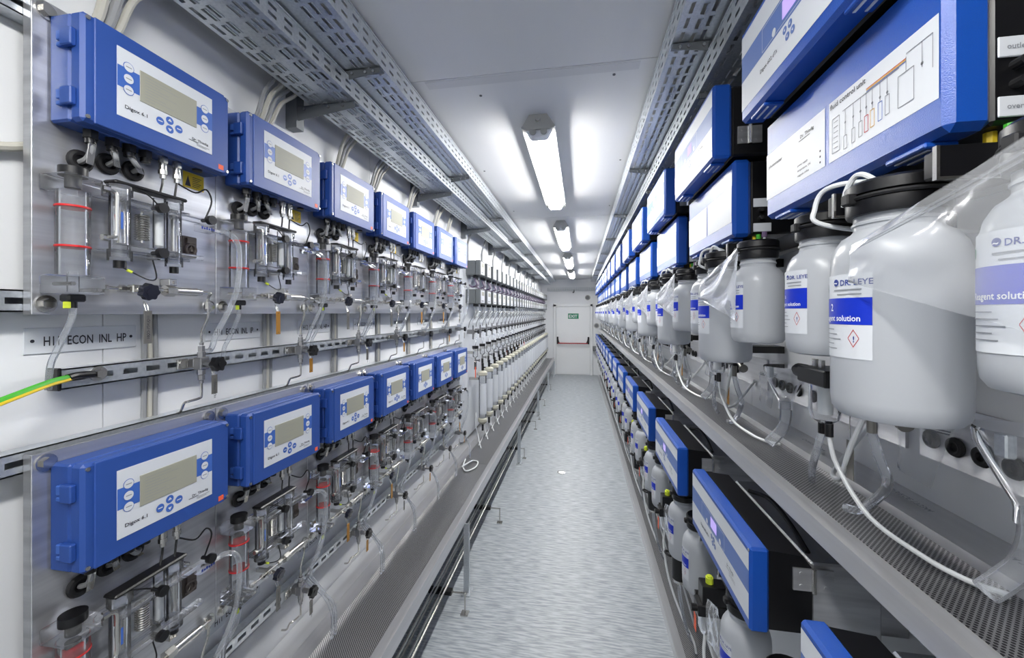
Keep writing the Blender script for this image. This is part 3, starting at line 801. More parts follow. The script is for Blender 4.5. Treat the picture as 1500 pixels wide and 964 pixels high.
# hanging tags
def tag(x, y, z0, z1, m, lab):
    t = thing('hanging_tag', lab, 'tag', (x, y, z0), 'metal tags hanging from the valves')
    P(t, 'plate', B().rbox(x - .0008, x + .0008, y - .0085, y + .0085, z0, z1, .0004), m)
    P(t, 'chain', B().tube([(x - .001, y - .002, z1 - .004), (x - .006, y - .003, z1 + .012), (x - .012, y, z1 + .022)], .0009, 5).tube([(x - .001, y + .002, z1 - .004), (x - .006, y + .003, z1 + .012), (x - .012, y, z1 + .022)], .0009, 5), 'steel_tube')
    b = B()
    if m == 'tag_steel':
        vs, fs = text_mesh('11QUV71-CQ01')
        b.add([(x + .001, y + .003 - p[1] * .008, z1 - .01 - p[0] * .0075) for p in vs], fs)
    else:
        b.disc(x + .001, y, z1 - .006, .0018, 1, 8).disc(x + .001, y, z0 + .006, .0018, 1, 8)
    P(t, 'stamping', b, 'ink')
    return t
tm = {0: {(0, 0): 'tag_steel'}, 1: {}}
protos = {}
for (i, r) in ALLU:
    m1 = 'brass' if (i * 3 + r * 2) % 4 in (3, 0) and (i, r) != (0, 0) else 'tag_steel'
    m2 = 'brass' if (i + r) % 2 == 1 else 'tag_steel'
    u = unit_words(i, r)
    for kind, m_ in (('star', m1), ('wheel', m2)):
        word = 'brass' if m_ == 'brass' else 'steel'
        lab = '%s tag hanging from the %s of the %s row, %s from the grey transmitters' % (word, 'star knob' if kind == 'star' else 'handwheel', u[0], u[1])
        key = (kind, m_)
        if key not in protos:
            px, py, z0, z1 = (-.936, .728, 1.652, 1.724) if kind == 'star' else (-.952, .905, 1.506, 1.556)
            d = place(i, r)
            protos[key] = (tag(px + d[0], py + d[1], z0 + d[2], z1 + d[2], m_, lab), i, r)
        else:
            o, i0, r0 = protos[key]
            rep(o, (0, DY * (i - i0), DZ * (r - r0)), lab, ('chain', 'stamping') if i > 3 else ())

# clear hoses
t = solo('overflow_hose', '-', 'hose', B().tube([(-.95, .9185, 1.935), (-.945, .93, 1.937), (-.938, .952, 1.925), (-.936, .965, 1.895), (-.937, .966, 1.83), (-.94, .958, 1.77), (-.948, .935, 1.71), (-.965, .922, 1.66), (-.985, .925, 1.62), (-1.02, .93, 1.615)], .0068, 10), 'clear_hose', (-.94, .96, 1.8), 'clear hoses from the measuring cells')
spread(t, 'clear hose looping from the %s measuring cell, %s from the grey transmitters')
t = solo('drain_hose', '-', 'hose', B().tube([(RX, RY, 1.735), (RX, RY - .002, 1.71), (-.985, RY - .008, 1.675), (-1.0, RY - .012, 1.64), (-1.015, RY - .01, 1.615), (-1.02, RY - .01, 1.57)], .0055, 10), 'clear_hose', (RX, RY, 1.65), 'clear hoses below the reservoirs')
spread(t, 'clear hose below the %s reservoir, %s from the grey transmitters')
for n, (dy, e) in enumerate(((0, 0), (.02, .016))):
    y = .972 + dy
    t0 = solo('trough_hose', '-', 'hose', B().tube([(-1.0, y - .03, .735), (-.985, y - .015, .70), (-.962, y + .01, .655 - e), (-.944, y + .028, .60), (-.936, y + .034, .55), (-.936, y + .03, .475)], .0058, 9), 'clear_hose', (-.96, y, .48), 'clear hoses hanging into the analyser trough')
    for i in range(7):
        src = t0 if i == 0 else rep(t0, (0, DY * i, 0))
        src['label'] = '%s clear hose ending in the trough, %s pair from the grey transmitters' % (('sagging' if n else 'taut'), ORD[6 - i])

# engraved name plates on the wall
texts = ['H11  ECON  INL  HP', 'H11  ECON  INL  IP', 'H12  ECON  INL  HP', 'H12  ECON  INL  IP']
for (i, r) in ALLU:
    d = place(i, r); y0 = .607 + d[1]; z0 = 1.637 + d[2]
    if i > 3 and r == 1: continue
    s = texts[i] if i < 4 else None
    t = thing('name_plate', 'engraved white name plate %s the %s row, %s from the grey transmitters' % ('under', unit_words(i, r)[0], ORD[6 - i]), 'sign', (XL, y0 + .1, z0), 'engraved name plates on the wall')
    P(t, 'plate', B().rbox(XL + .0004, XL + .003, y0, y0 + .2, z0, z0 + .052, .0006), 'label_white')
    b = B()
    if s: b.text(s, XL + .0034, y0 + .028, z0 + .0155, .027, 1, .62)
    else:
        for k in range(9): b.face(XL + .0034, y0 + .035 + k * .015, y0 + .044 + k * .015, z0 + .016, z0 + .035, 1)
    b.disc(XL + .0034, y0 + .012, z0 + .026, .0035, 1, 10).disc(XL + .0034, y0 + .188, z0 + .026, .0035, 1, 10)
    P(t, 'engraving', b, 'ink')

# cables: risers to the tray and grey drops between the rows
cab = {}
for i in range(7):
    o = ORD[6 - i]
    n = 3 if i % 2 == 0 else 4
    for k in range(n):
        m_ = 'cable_beige' if (k + i) % 2 == 0 else 'cable_grey'
        r_ = .0095 if (i == 0 and k < 2) else (.0055 + .001 * ((i + k) % 3))
        y = .70 + DY * i + k * .02 + (i % 3) * .05
        sw = .03 + .012 * k + .01 * (i % 2)
        col = 'beige' if m_ == 'cable_beige' else 'grey'
        solo('riser_cable', '%s cable, %s of those rising behind the upper analyser %s from the grey transmitters' % (col, ORD[k], o), 'cable',
             B().tube([(-1.045, y, 2.326), (-1.043, y, 2.345), (-1.035, y + .006, 2.37), (-1.02, y + sw * .4, 2.44), (-1.008, y + sw, 2.49), (-1.0, y + sw + .03, 2.53), (-.985, y + sw + .06, 2.551)], r_, 8, 4), m_, (-1.04, y, 2.326), 'cables rising into the low analyser tray')
    for k in range(3):
        y = .82 + DY * i + k * .013
        m_ = ('cable_grey', 'cable_beige', 'cable_grey')[k]
        solo('drop_cable', '%s cable running down between the rows, %s from the grey transmitters, %s of its three' % ('beige' if k == 1 else 'grey', o, ('first', 'second', 'third')[k]), 'cable',
             B().tube([(-1.068, y, 1.76), (-1.0675, y + .002, 1.6), (-1.068, y, 1.42)], .0058, 8), m_, (-1.068, y, 1.42), 'grey cables between the analyser rows')
solo('wall_cable', 'thick beige cable running behind the end of the analyser plates', 'cable', B().tube([(-1.065, .3, 1.98), (-1.06, .45, 2.0), (-1.058, .56, 2.025), (-1.058, .64, 2.06)], .0085, 8), 'cable_beige', (-1.06, .45, 1.98))

# ------------------------------------------------------------------ grey transmitters, flow cells and resin columns
NT, TP, TY = 28, .27, 3.56
FAR = 8
b = B().box(XL + .0005, -1.045, 3.47, 10.95, .55, 2.35)
solo('backing_board', 'long white board behind the grey transmitters and resin columns', 'board', b, 'label_white', (-1.06, 7, .55))
def row(proto, fmt, n=NT, skip=(), start=0, pitch=TP):
    for k in range(n):
        lab = fmt % ORD[k]
        if k == 0: proto['label'] = lab
        else: rep(proto, (0, pitch * k, 0), lab, skip if k > FAR else ())
def transmitter(z0, z1, nm, cat, group, rednum=False):
    y0, y1 = TY, TY + .185
    t = thing(nm, '-', cat, (-.97, TY + .09, z0), group)
    P(t, 'housing', B().rbox(-1.0445, -.955, y0 + .004, y1 - .004, z0 + .004, z1 - .002, .004), 'grey_plastic')
    c = P(t, 'front_cover', B().rbox(-.954, -.905, y0, y1, z0, z1, .007), 'grey_plastic')
    P(c, 'front_label', B().mi(0).face(-.9042, y0 + .02, y1 - .02, z0 + .012, z1 - .012, 1).mi(1).face(-.9036, y0 + .05, y1 - .04, z1 - .062, z1 - .024, 1).mi(2).face(-.9036, y0 + .04, y1 - .06, z0 + .024, z0 + .034, 1), ['label_white', 'lcd', 'ink_grey'])
    for q in (.04, .09, .14):
        P(t, 'cable_gland', B().cyl((-.97, y0 + q, z0 + .004), (-.97, y0 + q, z0 - .022), .013, 8), 'black_plastic')
    return t
t = transmitter(2.065, 2.205, 'grey_transmitter', 'transmitter', 'grey transmitters in two rows')
row(t, 'grey transmitter in the upper grey row, %s from the blue analysers', skip=('cable_gland',))
t = transmitter(1.80, 1.94, 'grey_transmitter', 'transmitter', 'grey transmitters in two rows')
row(t, 'grey transmitter in the lower grey row, %s from the blue analysers', skip=('cable_gland',))
# cables under both rows
for n, (yo, m_, col) in enumerate(((.04, 'cable_violet', 'violet'), (.09, 'cable_grey', 'grey'), (.14, 'cable_violet', 'violet'))):
    pts = [(-.97, TY + yo, 2.046), (-.965, TY + yo + .01, 2.02), (-.955, TY + yo + .03 - .02 * n, 1.985), (-.985, TY + yo + .045 - .03 * n, 1.968), (-1.02, TY + yo + .05 - .03 * n, 1.965), (-1.036, TY + yo + .05 - .03 * n, 1.985)]
    t = solo('transmitter_cable', '-', 'cable', B().tube(pts, .0055, 7, 4), m_, (-.97, TY + yo, 2.0), 'cables under the upper grey row')
    row(t, '%s cable, %s of three under the upper grey row, %%s set from the blue analysers' % (col, ORD[n]))
for n, (yo, R) in enumerate(((.05, .04), (.13, .03))):
    cz = 1.70
    pts = [(-.97, TY + yo, 1.782), (-.965, TY + yo, 1.745)] + [(-.965 + .004 * k, TY + yo - R + R * math.cos(a), cz + R * math.sin(a)) for k, a in enumerate([q * PI / 4 for q in range(0, -8, -1)])] + [(-1.0, TY + yo - .01, 1.66), (-1.02, TY + yo - .01, 1.62), (-1.03, TY + yo, 1.58)]
    t = solo('coiled_cable', '-', 'cable', B().tube(pts, .0042, 7, 3), 'tube_white' if n else 'cable_grey', (-.97, TY + yo, 1.7), 'looped cables under the lower grey row')
    row(t, '%s looped cable under the lower grey row, %%s set from the blue analysers' % ('white' if n else 'grey'))
# sensor valve block
t = thing('sensor_valve', '-', 'valve', (-.99, TY + .05, 1.5), 'sensor valves above the resin columns')
yv = TY + .06
P(t, 'valve_body', B().rbox(-1.0445, -.975, yv - .016, yv + .016, 1.52, 1.56, .003).cyl((-.99, yv, 1.56), (-.99, yv, 1.60), .008, 8).cyl((-.99, yv, 1.47), (-.99, yv, 1.52), .008, 8), 'valve_steel')
P(t, 'handle', B().cyl((-.975, yv, 1.54), (-.945, yv, 1.54), .006, 8).cyl((-.945, yv, 1.54), (-.932, yv, 1.54), .017, 18, lobes=6), 'black_plastic')
row(t, 'steel sensor valve with black knob above the resin columns, %s from the blue analysers')
# flow cell with black cap
t = thing('flow_cell', '-', 'flow cell', (-.96, TY + .05, 1.24), 'clear flow cells with black caps')
P(t, 'cell_body', B().lathe((-.965, TY + .05, 0), [(.012, 1.30), (.024, 1.31), (.024, 1.385), (.02, 1.39)], 16), 'acrylic')
P(t, 'black_cap', B().cyl((-.965, TY + .05, 1.385), (-.965, TY + .05, 1.41), .03, 16), 'black_plastic')
P(t, 'clear_tube', B().tube([(-.965, TY + .05, 1.41), (-.96, TY + .06, 1.45), (-.97, TY + .075, 1.475), (-.99, TY + .06, 1.475)], .0055, 8), 'clear_hose')
P(t, 'wall_clamp', B().rbox(-1.0445, -.98, TY + .035, TY + .065, 1.335, 1.36, .003), 'steel_tube')
P(t, 'tap', B().cyl((-.965, TY + .05, 1.30), (-.965, TY + .05, 1.262), .008, 10).cyl((-.965, TY + .05, 1.275), (-.93, TY + .05, 1.275), .007, 8).cyl((-.93, TY + .05, 1.275), (-.922, TY + .05, 1.275), .014, 14), 'valve_steel')
P(t, 'drain_plug', B().cyl((-.965, TY + .05, 1.262), (-.965, TY + .05, 1.19), .011, 10), 'black_plastic')
row(t, 'clear flow cell with black cap above the resin column, %s from the blue analysers', skip=('clear_tube',))
# resin columns
yc = TY + .13; XC = -.915
t = thing('resin_column', '-', 'resin column', (XC, yc, .62), 'clear columns filled with white resin')
P(t, 'tube', B().lathe((XC, yc, 0), [(.036, .70), (.036, 1.14), (.033, 1.14), (.033, .70), (.036, .70)], 20), 'acrylic')
P(t, 'resin', B().cyl((XC, yc, .715), (XC, yc, 1.02), .0325, 20), 'resin_white')
P(t, 'paper_label', B().patch((XC, yc), .0363, -PI * .62, PI * .25, .76, 1.05, 10), 'label_white')
P(t, 'top_cap', B().lathe((XC, yc, 0), [(.03, 1.12), (.046, 1.13), (.046, 1.155), (.03, 1.165), (.012, 1.17)], 20), 'cap_beige')
P(t, 'bottom_cap', B().lathe((XC, yc, 0), [(.012, .66), (.03, .67), (.044, .69), (.044, .715), (.03, .725)], 20), 'cap_beige')
P(t, 'outlet', B().cyl((XC, yc, .665), (XC, yc, .60), .010, 10), 'black_plastic')
P(t, 'inlet_tap', B().cyl((XC, yc, 1.165), (XC, yc, 1.24), .012, 10).cyl((XC, yc, 1.2), (XC + .03, yc, 1.2), .006, 8), 'black_plastic')
P(t, 'holder', B().rbox(-1.0445, XC - .036, yc - .012, yc + .012, 1.08, 1.105, .003), 'steel_tube')
row(t, 'clear resin column with beige caps, %s from the blue analysers', skip=('holder', 'inlet_tap'))
for n in range(2):
    pts = [(XC, yc, .60), (XC + .006, yc + .01, .57), (XC + .02 - .03 * n, yc + .03, .52), (XC + .02 - .04 * n, yc - .02 - .05 * n, .48)] if n else [(XC - .05, yc - .06, .78), (XC - .05, yc - .06, .66), (XC - .035, yc - .04, .57), (XC - .01, yc - .08, .51), (XC + .02, yc - .14, .478)]
    t = solo('column_hose', '-', 'hose', B().tube(pts, .0048, 8), 'tube_white', (XC, yc, .48), 'white hoses under the resin columns')
    row(t, '%s white hose under the resin columns, %%s from the blue analysers' % ('short' if n else 'long'))
for k in range(7):
    m_ = 'brass' if k % 3 else 'orange'
    t = thing('hanging_tag', '%s tag beside the resin column, %s from the blue analysers' % ('brass' if m_ == 'brass' else 'orange', ORD[k * 2]), 'tag', (-.96, TY + .02 + .54 * k, 1.0), 'tags among the resin columns')
    y = TY + .005 + .54 * k
    P(t, 'plate', B().rbox(-.953, -.951, y - .016, y + .016, 1.12, 1.22, .0005), m_)
    P(t, 'string', B().tube([(-.952, y, 1.22), (-.955, y + .006, 1.26), (-1.0, y + .02, 1.3), (-1.0446, y + .02, 1.3)], .0012, 5), 'steel_tube')
# loose white hose coil on the trough
solo('loose_hose', 'white hose curled loosely on the trough sheet', 'hose', B().tube([(-.955, 3.25, .482), (-.93, 3.1, .478), (-.88, 3.02, .478), (-.83, 3.1, .478), (-.84, 3.22, .478), (-.89, 3.24, .478), (-.9, 3.16, .492), (-.93, 3.06, .492)], .006, 8), 'tube_white', (-.9, 3.1, .472))
for i in range(12):
    y = 3.6 + .55 * i
    solo('riser_cable', 'grey cable rising from the upper grey row to the tray, %s from the blue analysers' % ORD[i], 'cable', B().tube([(-1.036, y, 2.2), (-1.036, y, 2.36), (-1.02, y + .01, 2.43), (-1.005, y + .04, 2.5), (-.995, y + .07, 2.551)], .009, 7, 4), 'cable_grey', (-1.036, y, 2.2), 'cables rising from the grey rows')

# ------------------------------------------------------------------ reagent side: analysers in rows, bottles, hoses
RP = .69
KU = list(range(-1, 15))          # units; unit 14 stands by the exit door
YF0, YN0 = 1.048, .567            # far and near end of unit 0
def rword(k): return ORD[14 - k]
def rspread(proto, fmt, ks=KU, skip=(), k0=0, far=4):
    for k in ks:
        lab = fmt % rword(k)
        if k == k0: proto['label'] = lab
        else: rep(proto, (0, RP * (k - k0), 0), lab, skip if k > far else ())
    return proto

def striped_front(p, x, yf, yn, z0, z1, title):
    """banded front print with window, violet display, keys and lettering; p is the lid"""
    H = z1 - z0; W = yf - yn
    zz = lambda fr: z1 - fr * H
    yy = lambda fr: yf - fr * W
    for a, c in ((.07, .29), (.56, .87)):
        P(p, 'white_band', B().face(x - .0006, yn + .006, yf - .006, zz(c), zz(a), -1), 'label_white')
    P(p, 'print_band', B().face(x - .0006, yn + .006, yf - .006, zz(.56), zz(.29), -1), 'print_band')
    b = B()
    ya, yb, za, zb = yy(.24), yy(.66), zz(.54), zz(.31)
    t_ = .0012
    b.face(x - .0011, ya - t_, ya, za, zb, -1).face(x - .0011, yb, yb + t_, za, zb, -1).face(x - .0011, yb, ya, za, za + t_, -1).face(x - .0011, yb, ya, zb - t_, zb, -1)
    P(p, 'window_outline', b, 'label_white')
    P(p, 'display', B().face(x - .0012, yy(.53), yy(.42), zz(.50), zz(.34), -1), 'lcd_violet')
    for fr in (.35, .59):
        P(p, 'key', B().disc(x - .0013, yy(fr), zz(.50), .008, -1), 'label_white')
    for k, (fr, q) in enumerate(((.44, .62), (.48, .62), (.46, .70), (.50, .70))):
        P(p, 'arrow_key', B().mi(0).disc(x - .0012, yy(fr), zz(q), .0075, -1).mi(1).disc(x - .0016, yy(fr), zz(q), .0035, -1, 3), ['print_band', 'label_white'])
    b = B().text(title, x - .0012, yy(.22), zz(.72), .0115, -1, 1.1)
    b.text('Dr. Thiedig', x - .0012, yy(.70), zz(.66), .009, -1, 1.1).face(x - .0012, yy(.78), yy(.69), zz(.69), zz(.685), -1)
    for k in range(2): b.face(x - .0012, yy(.82), yy(.73), zz(.72 + .025 * k), zz(.716 + .025 * k), -1)
    P(p, 'lettering', b, 'ink')
def latch(p, x, y, z):
    l = P(p, 'latch', B().rbox(x + .006, x + .045, y - .035, y + .035, z - .008, z, .002), 'blue_gloss')
    for dx in (.014, .03):
        P(l, 'latch_rib', B().box(x + dx, x + dx + .004, y - .028, y + .028, z - .0095, z - .008), 'label_white')
def near_hinge(p, x0, x1, y, z0, z1):
    h = P(p, 'hinge', B().box(x0, x1, y - .004, y, z0, z1), 'steel')
    P(h, 'hinge_pin', B().cyl(((x0 + x1) / 2, y - .006, z0 - .002), ((x0 + x1) / 2, y - .006, z1 + .002), .005, 10), 'steel_tube')
    for fx in (.2, .8):
        for fz in (.22, .78):
            P(h, 'hinge_screw', B().cyl((x0 + (x1 - x0) * fx, y - .004, z0 + (z1 - z0) * fz), (x0 + (x1 - x0) * fx, y - .0055, z0 + (z1 - z0) * fz), .0045, 8), 'steel')

# display analyser (upper)
XU = .385
t = thing('display_analyser', '-', 'analyser', (.5, .8, 2.175), 'blue and white display analysers over the bottles')
P(t, 'body', B().rbox(.438, .60, YN0 + .008, YF0 - .008, 2.18, 2.388, .006), 'black_plastic')
l = P(t, 'lid', B().rbox(XU, .4375, YN0, YF0, 2.175, 2.393, .007), 'blue_gloss')
striped_front(l, XU, YF0, YN0, 2.175, 2.393, 'Digox 602 dTs')
latch(t, XU, YF0 - .075, 2.175); latch(t, XU, YN0 + .075, 2.175)
near_hinge(t, .455, .52, YN0 + .008, 2.215, 2.265)
P(t, 'wall_mount', B().box(.60, XR - .001, YN0 + .06, YF0 - .06, 2.2, 2.37), 'black_plastic')
SK = ('lettering', 'arrow_key', 'key', 'window_outline', 'hinge_screw', 'latch_rib', 'diagram', 'print', 'port', 'hinge_pin', 'screw')
rspread(t, 'blue analyser with violet display over the bottles, %s from the exit door', skip=SK)

# fluid control unit
XF = .44
t = thing('fluid_control_unit', '-', 'analyser', (.55, .8, 1.94), 'blue fluid control units over the bottles')
bd = P(t, 'body', B().rbox(.4905, .70, YN0 + .008, YF0 - .008, 1.948, 2.164, .005), 'black_plastic')
l = P(t, 'lid', B().rbox(XF, .49, YN0, YF0, 1.942, 2.168, .009), 'blue_gloss')
zl0, zl1 = 1.987, 2.093
p1 = P(l, 'front_label', B().face(XF - .0006, .812, 1.042, zl0, zl1, -1), 'label_white')
p2 = P(l, 'front_label', B().face(XF - .0006, .578, .800, zl0, zl1, -1), 'label_white')
b = B().text('photometer', XF - .0012, 1.03, 2.058, .011, -1, 1.15).text('Dr. Thiedig', XF - .0012, .895, 2.072, .0095, -1, 1.1).face(XF - .0012, .86, .9, 2.067, 2.0683, -1)
for k, s in enumerate(('power supply', 'temperature, OK', 'reagents online')):
    b.text(s, XF - .0012, .905, 2.018 - k * .0105, .0062, -1, 1.1)
for k in range(3): b.disc(XF - .0012, .826, 2.02 - k * .0105, .0022, -1, 8)
P(p1, 'print', b, 'ink')
P(p2, 'print', B().text('fluid control unit', XF - .0012, .796, 2.079, .0125, -1, 1.05), 'ink')
ink, red, gold, blu = B(), B(), B(), B()
def ln(bb, y0, z0, y1, z1, w=.0006):
    if abs(y0 - y1) < 1e-6: bb.face(XF - .0012, y0 - w, y0 + w, min(z0, z1), max(z0, z1), -1)
    else: bb.face(XF - .0012, min(y0, y1), max(y0, y1), z0 - w, z0 + w, -1)
def rect(bb, y0, y1, z0, z1):
    ln(bb, y0, z0, y1, z0); ln(bb, y0, z1, y1, z1); ln(bb, y0, z0, y0, z1); ln(bb, y1, z0, y1, z1)
rect(ink, .77, .79, 2.0, 2.06)
for k in range(6): ln(ink, .774, 2.008 + k * .009, .786, 0)
for k, y in enumerate((.755, .735, .718, .705, .692, .676, .662)):
    bb = (ink, ink, ink, red, gold, blu, ink)[k]
    rect(bb, y - .004, y + .004, 1.996 + .002 * k, 2.018 + .003 * k); ln(ink, y, 2.018 + .003 * k, y, 2.062)
    ink.disc(XF - .0012, y, 2.04, .0022, -1, 8)
ln(ink, .762, 2.062, .64, 0); ln(gold, .705, 2.066, .628, 0, .001); ln(red, .705, 2.068, .628, 0); ln(blu, .705, 2.064, .628, 0)
rect(ink, .615, .642, 2.006, 2.05); ln(ink, .628, 2.05, .628, 2.07); ln(ink, .628, 2.074, .586, 0); ln(ink, .586, 2.03, .586, 2.074); ln(ink, .602, 2.04, .602, 2.074); ink.disc(XF - .0012, .602, 2.045, .0025, -1, 8)
for bb, m_ in ((ink, 'ink_grey'), (red, 'ink_red'), (gold, 'ink_gold'), (blu, 'print_blue')): P(p2, 'diagram', bb, m_)
latch(t, XF - .004, YF0 - .075, 1.942); latch(t, XF - .004, YN0 + .07, 1.942)
for zc, s in ((2.04, 'outlet'), (1.968, 'overflow')):
    pl = P(bd, 'side_label', B().rbox(.497, .545, YN0 + .0055, YN0 + .008, zc - .0125, zc + .0125, .001), 'label_white')
    b = B(); vs, fs = text_mesh(s)
    P(pl, 'print', b.add([(.505 + p[0] * .009, YN0 + .005, zc - .003 + p[1] * .009) for p in vs], fs), 'ink_grey')
for zc in (2.018, 1.995):
    P(bd, 'port', B().cyl((.515, YN0 + .008, zc), (.515, YN0 - .006, zc), .006, 10), 'black_rubber')
P(t, 'wall_mount', B().box(.70, XR - .001, YN0 + .06, YF0 - .06, 1.97, 2.14), 'black_plastic')
rspread(t, 'blue fluid control unit with diagram label over the bottles, %s from the exit door', skip=SK)

# bottle bracket
def bar(dz, nm, yA, y0, y1):
    t = thing(nm, '-', 'bracket', (.6, yA, 1.88 + dz), 'black bottle brackets')
    P(t, 'clamp_bar', B().rbox(.533, .57, y0, y1, 1.885 + dz, 1.925 + dz, .003), 'black_plastic')
    P(t, 'arm', B().box(.57, XR - .001, y0 + .03, y0 + .06, 1.89 + dz, 1.92 + dz).box(.57, XR - .001, y1 - .06, y1 - .03, 1.89 + dz, 1.92 + dz).box(.57, .58, y0 + .03, y1 - .03, 1.89 + dz, 1.92 + dz), 'black_plastic')
    for y in (yA - .098, yA + .098):
        P(t, 'clamp_cheek', B().box(.424, .533, y - .0035, y - .0015, 1.883 + dz, 1.92 + dz), 'black_plastic')
        P(t, 'steel_edge', B().box(.42, .533, y - .0045, y + .0015, 1.879 + dz, 1.8825 + dz).box(.42, .4235, y - .0045, y + .0015, 1.8825 + dz, 1.92 + dz), 'steel_tube')
        P(t, 'clamp_pad', B().rbox(.425, .532, y, y + .022, 1.884 + dz, 1.918 + dz, .002), 'black_plastic')
    return t
yA = YF0 - .39
t = bar(0, 'bottle_bracket', yA, YF0 - .66, YF0 - .05)
rspread(t, 'black bracket holding three reagent bottles, %s from the exit door', skip=('steel_edge',))

def bottle(nm, c, r, z0, hbody, dig, lab_z, small=False):
    """translucent jar with screw lid, clamp ring and printed label; z0 is its bottom"""
    X, Y = c; zs = z0 + hbody
    t = thing(nm, '-', 'bottle', (X, Y, z0), 'translucent reagent bottles')
    P(t, 'jar', B().lathe((X, Y, 0), [(0, z0 + .004), (r * .7, z0), (r * .88, z0 + .003), (r * .97, z0 + .012), (r, z0 + .028), (r, zs - .05), (r * .985, zs - .035), (r * .93, zs - .02), (r * .82, zs - .007), (r * .68, zs), (r * .64, zs + .004), (r * .64, zs + .01), (r * .67, zs + .011), (r * .67, zs + .014), (r * .64, zs + .016), (r * .64, zs + .026)], 28), 'bottle_plastic')
    zc = zs + .026
    cp = P(t, 'lid', B().lathe((X, Y, 0), [(r * .74, zc - .002), (r * .76, zc + .002), (r * .76, zc + .018), (r * .72, zc + .02), (r * .72, zc + .026), (r * .77, zc + .028), (r * .77, zc + .042), (r * .7, zc + .046), (0, zc + .048)], 24), 'black_plastic')
    P(cp, 'clamp_ring', B().torus((X, Y, zc + .022), (0, 0, 1), r * .765, .0032, 24, 6).rbox(X - r * .9, X - r * .72, Y - .008, Y + .008, zc + .014, zc + .03, .002), 'black_rubber')
    a0, a1 = PI - .66, PI + .66; rr = r + .0006
    lb = P(t, 'label', B().mi(0).patch((X, Y), rr, a0, a1, lab_z - .12, lab_z).mi(1).patch((X, Y), rr + .0004, a0, a1, lab_z - .072, lab_z - .034), ['label_white', 'label_blue'])
    s = r / .075
    b = B().mi(0).text_cyl('DR. LEYE', (X, Y), rr + .0006, PI + .08, lab_z - .016, .0115 * s)
    c0 = PI + .0
    n_ = 16                                     # round swirl mark before the maker's name
    ring = [(c0 - .03 + .075 * math.cos(2 * PI * q / n_), lab_z - .0115 + .0052 * s * math.sin(2 * PI * q / n_)) for q in range(n_)]
    b.add([(X + (rr + .0006) * math.cos(a), Y + (rr + .0006) * math.sin(a), z) for a, z in ring], [tuple(range(n_))])
    b.mi(2).text_cyl('~', (X, Y), rr + .0009, c0 - .085, lab_z - .0155, .0125 * s)
    b.mi(4)
    gr = [(PI - .56 + .05 * math.cos(2 * PI * q / n_), lab_z - .019 + .007 * s * math.sin(2 * PI * q / n_)) for q in range(n_)]
    b.add([(X + (rr + .0006) * math.cos(a), Y + (rr + .0006) * math.sin(a), z) for a, z in gr], [tuple(range(n_))])
    b.mi(1).patch((X, Y), rr + .0006, PI - .1, PI + .5, lab_z - .0235, lab_z - .0215).patch((X, Y), rr + .0006, PI + .0, PI + .5, lab_z - .0295, lab_z - .028)
    for k in range(5): b.patch((X, Y), rr + .0006, PI - .6, PI - .6 + .5 + .1 * (k % 3), lab_z - .08 - k * .007, lab_z - .0788 - k * .007)
    b.mi(2)
    if dig: b.text_cyl(dig, (X, Y), rr + .0008, PI - .22, lab_z - .0525, .015 * s)
    b.text_cyl('Reagent solution', (X, Y), rr + .0008, PI - .56, lab_z - .067, .0118 * s)
    b.mi(3)
    for q0, q1 in (((.26, -.092), (.36, -.08)), ((.36, -.08), (.46, -.092)), ((.46, -.092), (.36, -.104)), ((.36, -.104), (.26, -.092))):
        pts = []
        for (a, z), w in ((q0, 0), (q1, 0), (q1, .0016), (q0, .0016)):
            pts.append((X + (rr + .0006) * math.cos(PI + a), Y + (rr + .0006) * math.sin(PI + a), lab_z + z + w))
        b.add(pts, [(0, 1, 2, 3)])
    b.mi(0).text_cyl('!', (X, Y), rr + .0006, PI + .345, lab_z - .0965, .012)
    P(lb, 'print', b, ['ink_blue', 'ink_grey', 'ink_white', 'ink_red', 'sign_green'])
    return t
t = bottle('reagent_bottle', (.448, yA), .075, 1.568, .268, '2', 1.775)
rspread(t, 'large white reagent bottle labelled 2 in the upper bracket, %s from the exit door', skip=('print', 'clamp_ring'), far=5)
t = bottle('reagent_bottle', (.463, yA + .198), .063, 1.64, .196, 'a', 1.80)
rspread(t, 'smaller white bottle on the exit side of the large bottle, %s from the exit door', skip=('print', 'clamp_ring'), far=5)
t = bottle('reagent_bottle', (.463, yA - .198), .063, 1.64, .196, '', 1.80)
rspread(t, 'smaller white bottle beside the large one, away from the exit, %s from the exit door', skip=('print', 'clamp_ring'), far=5)
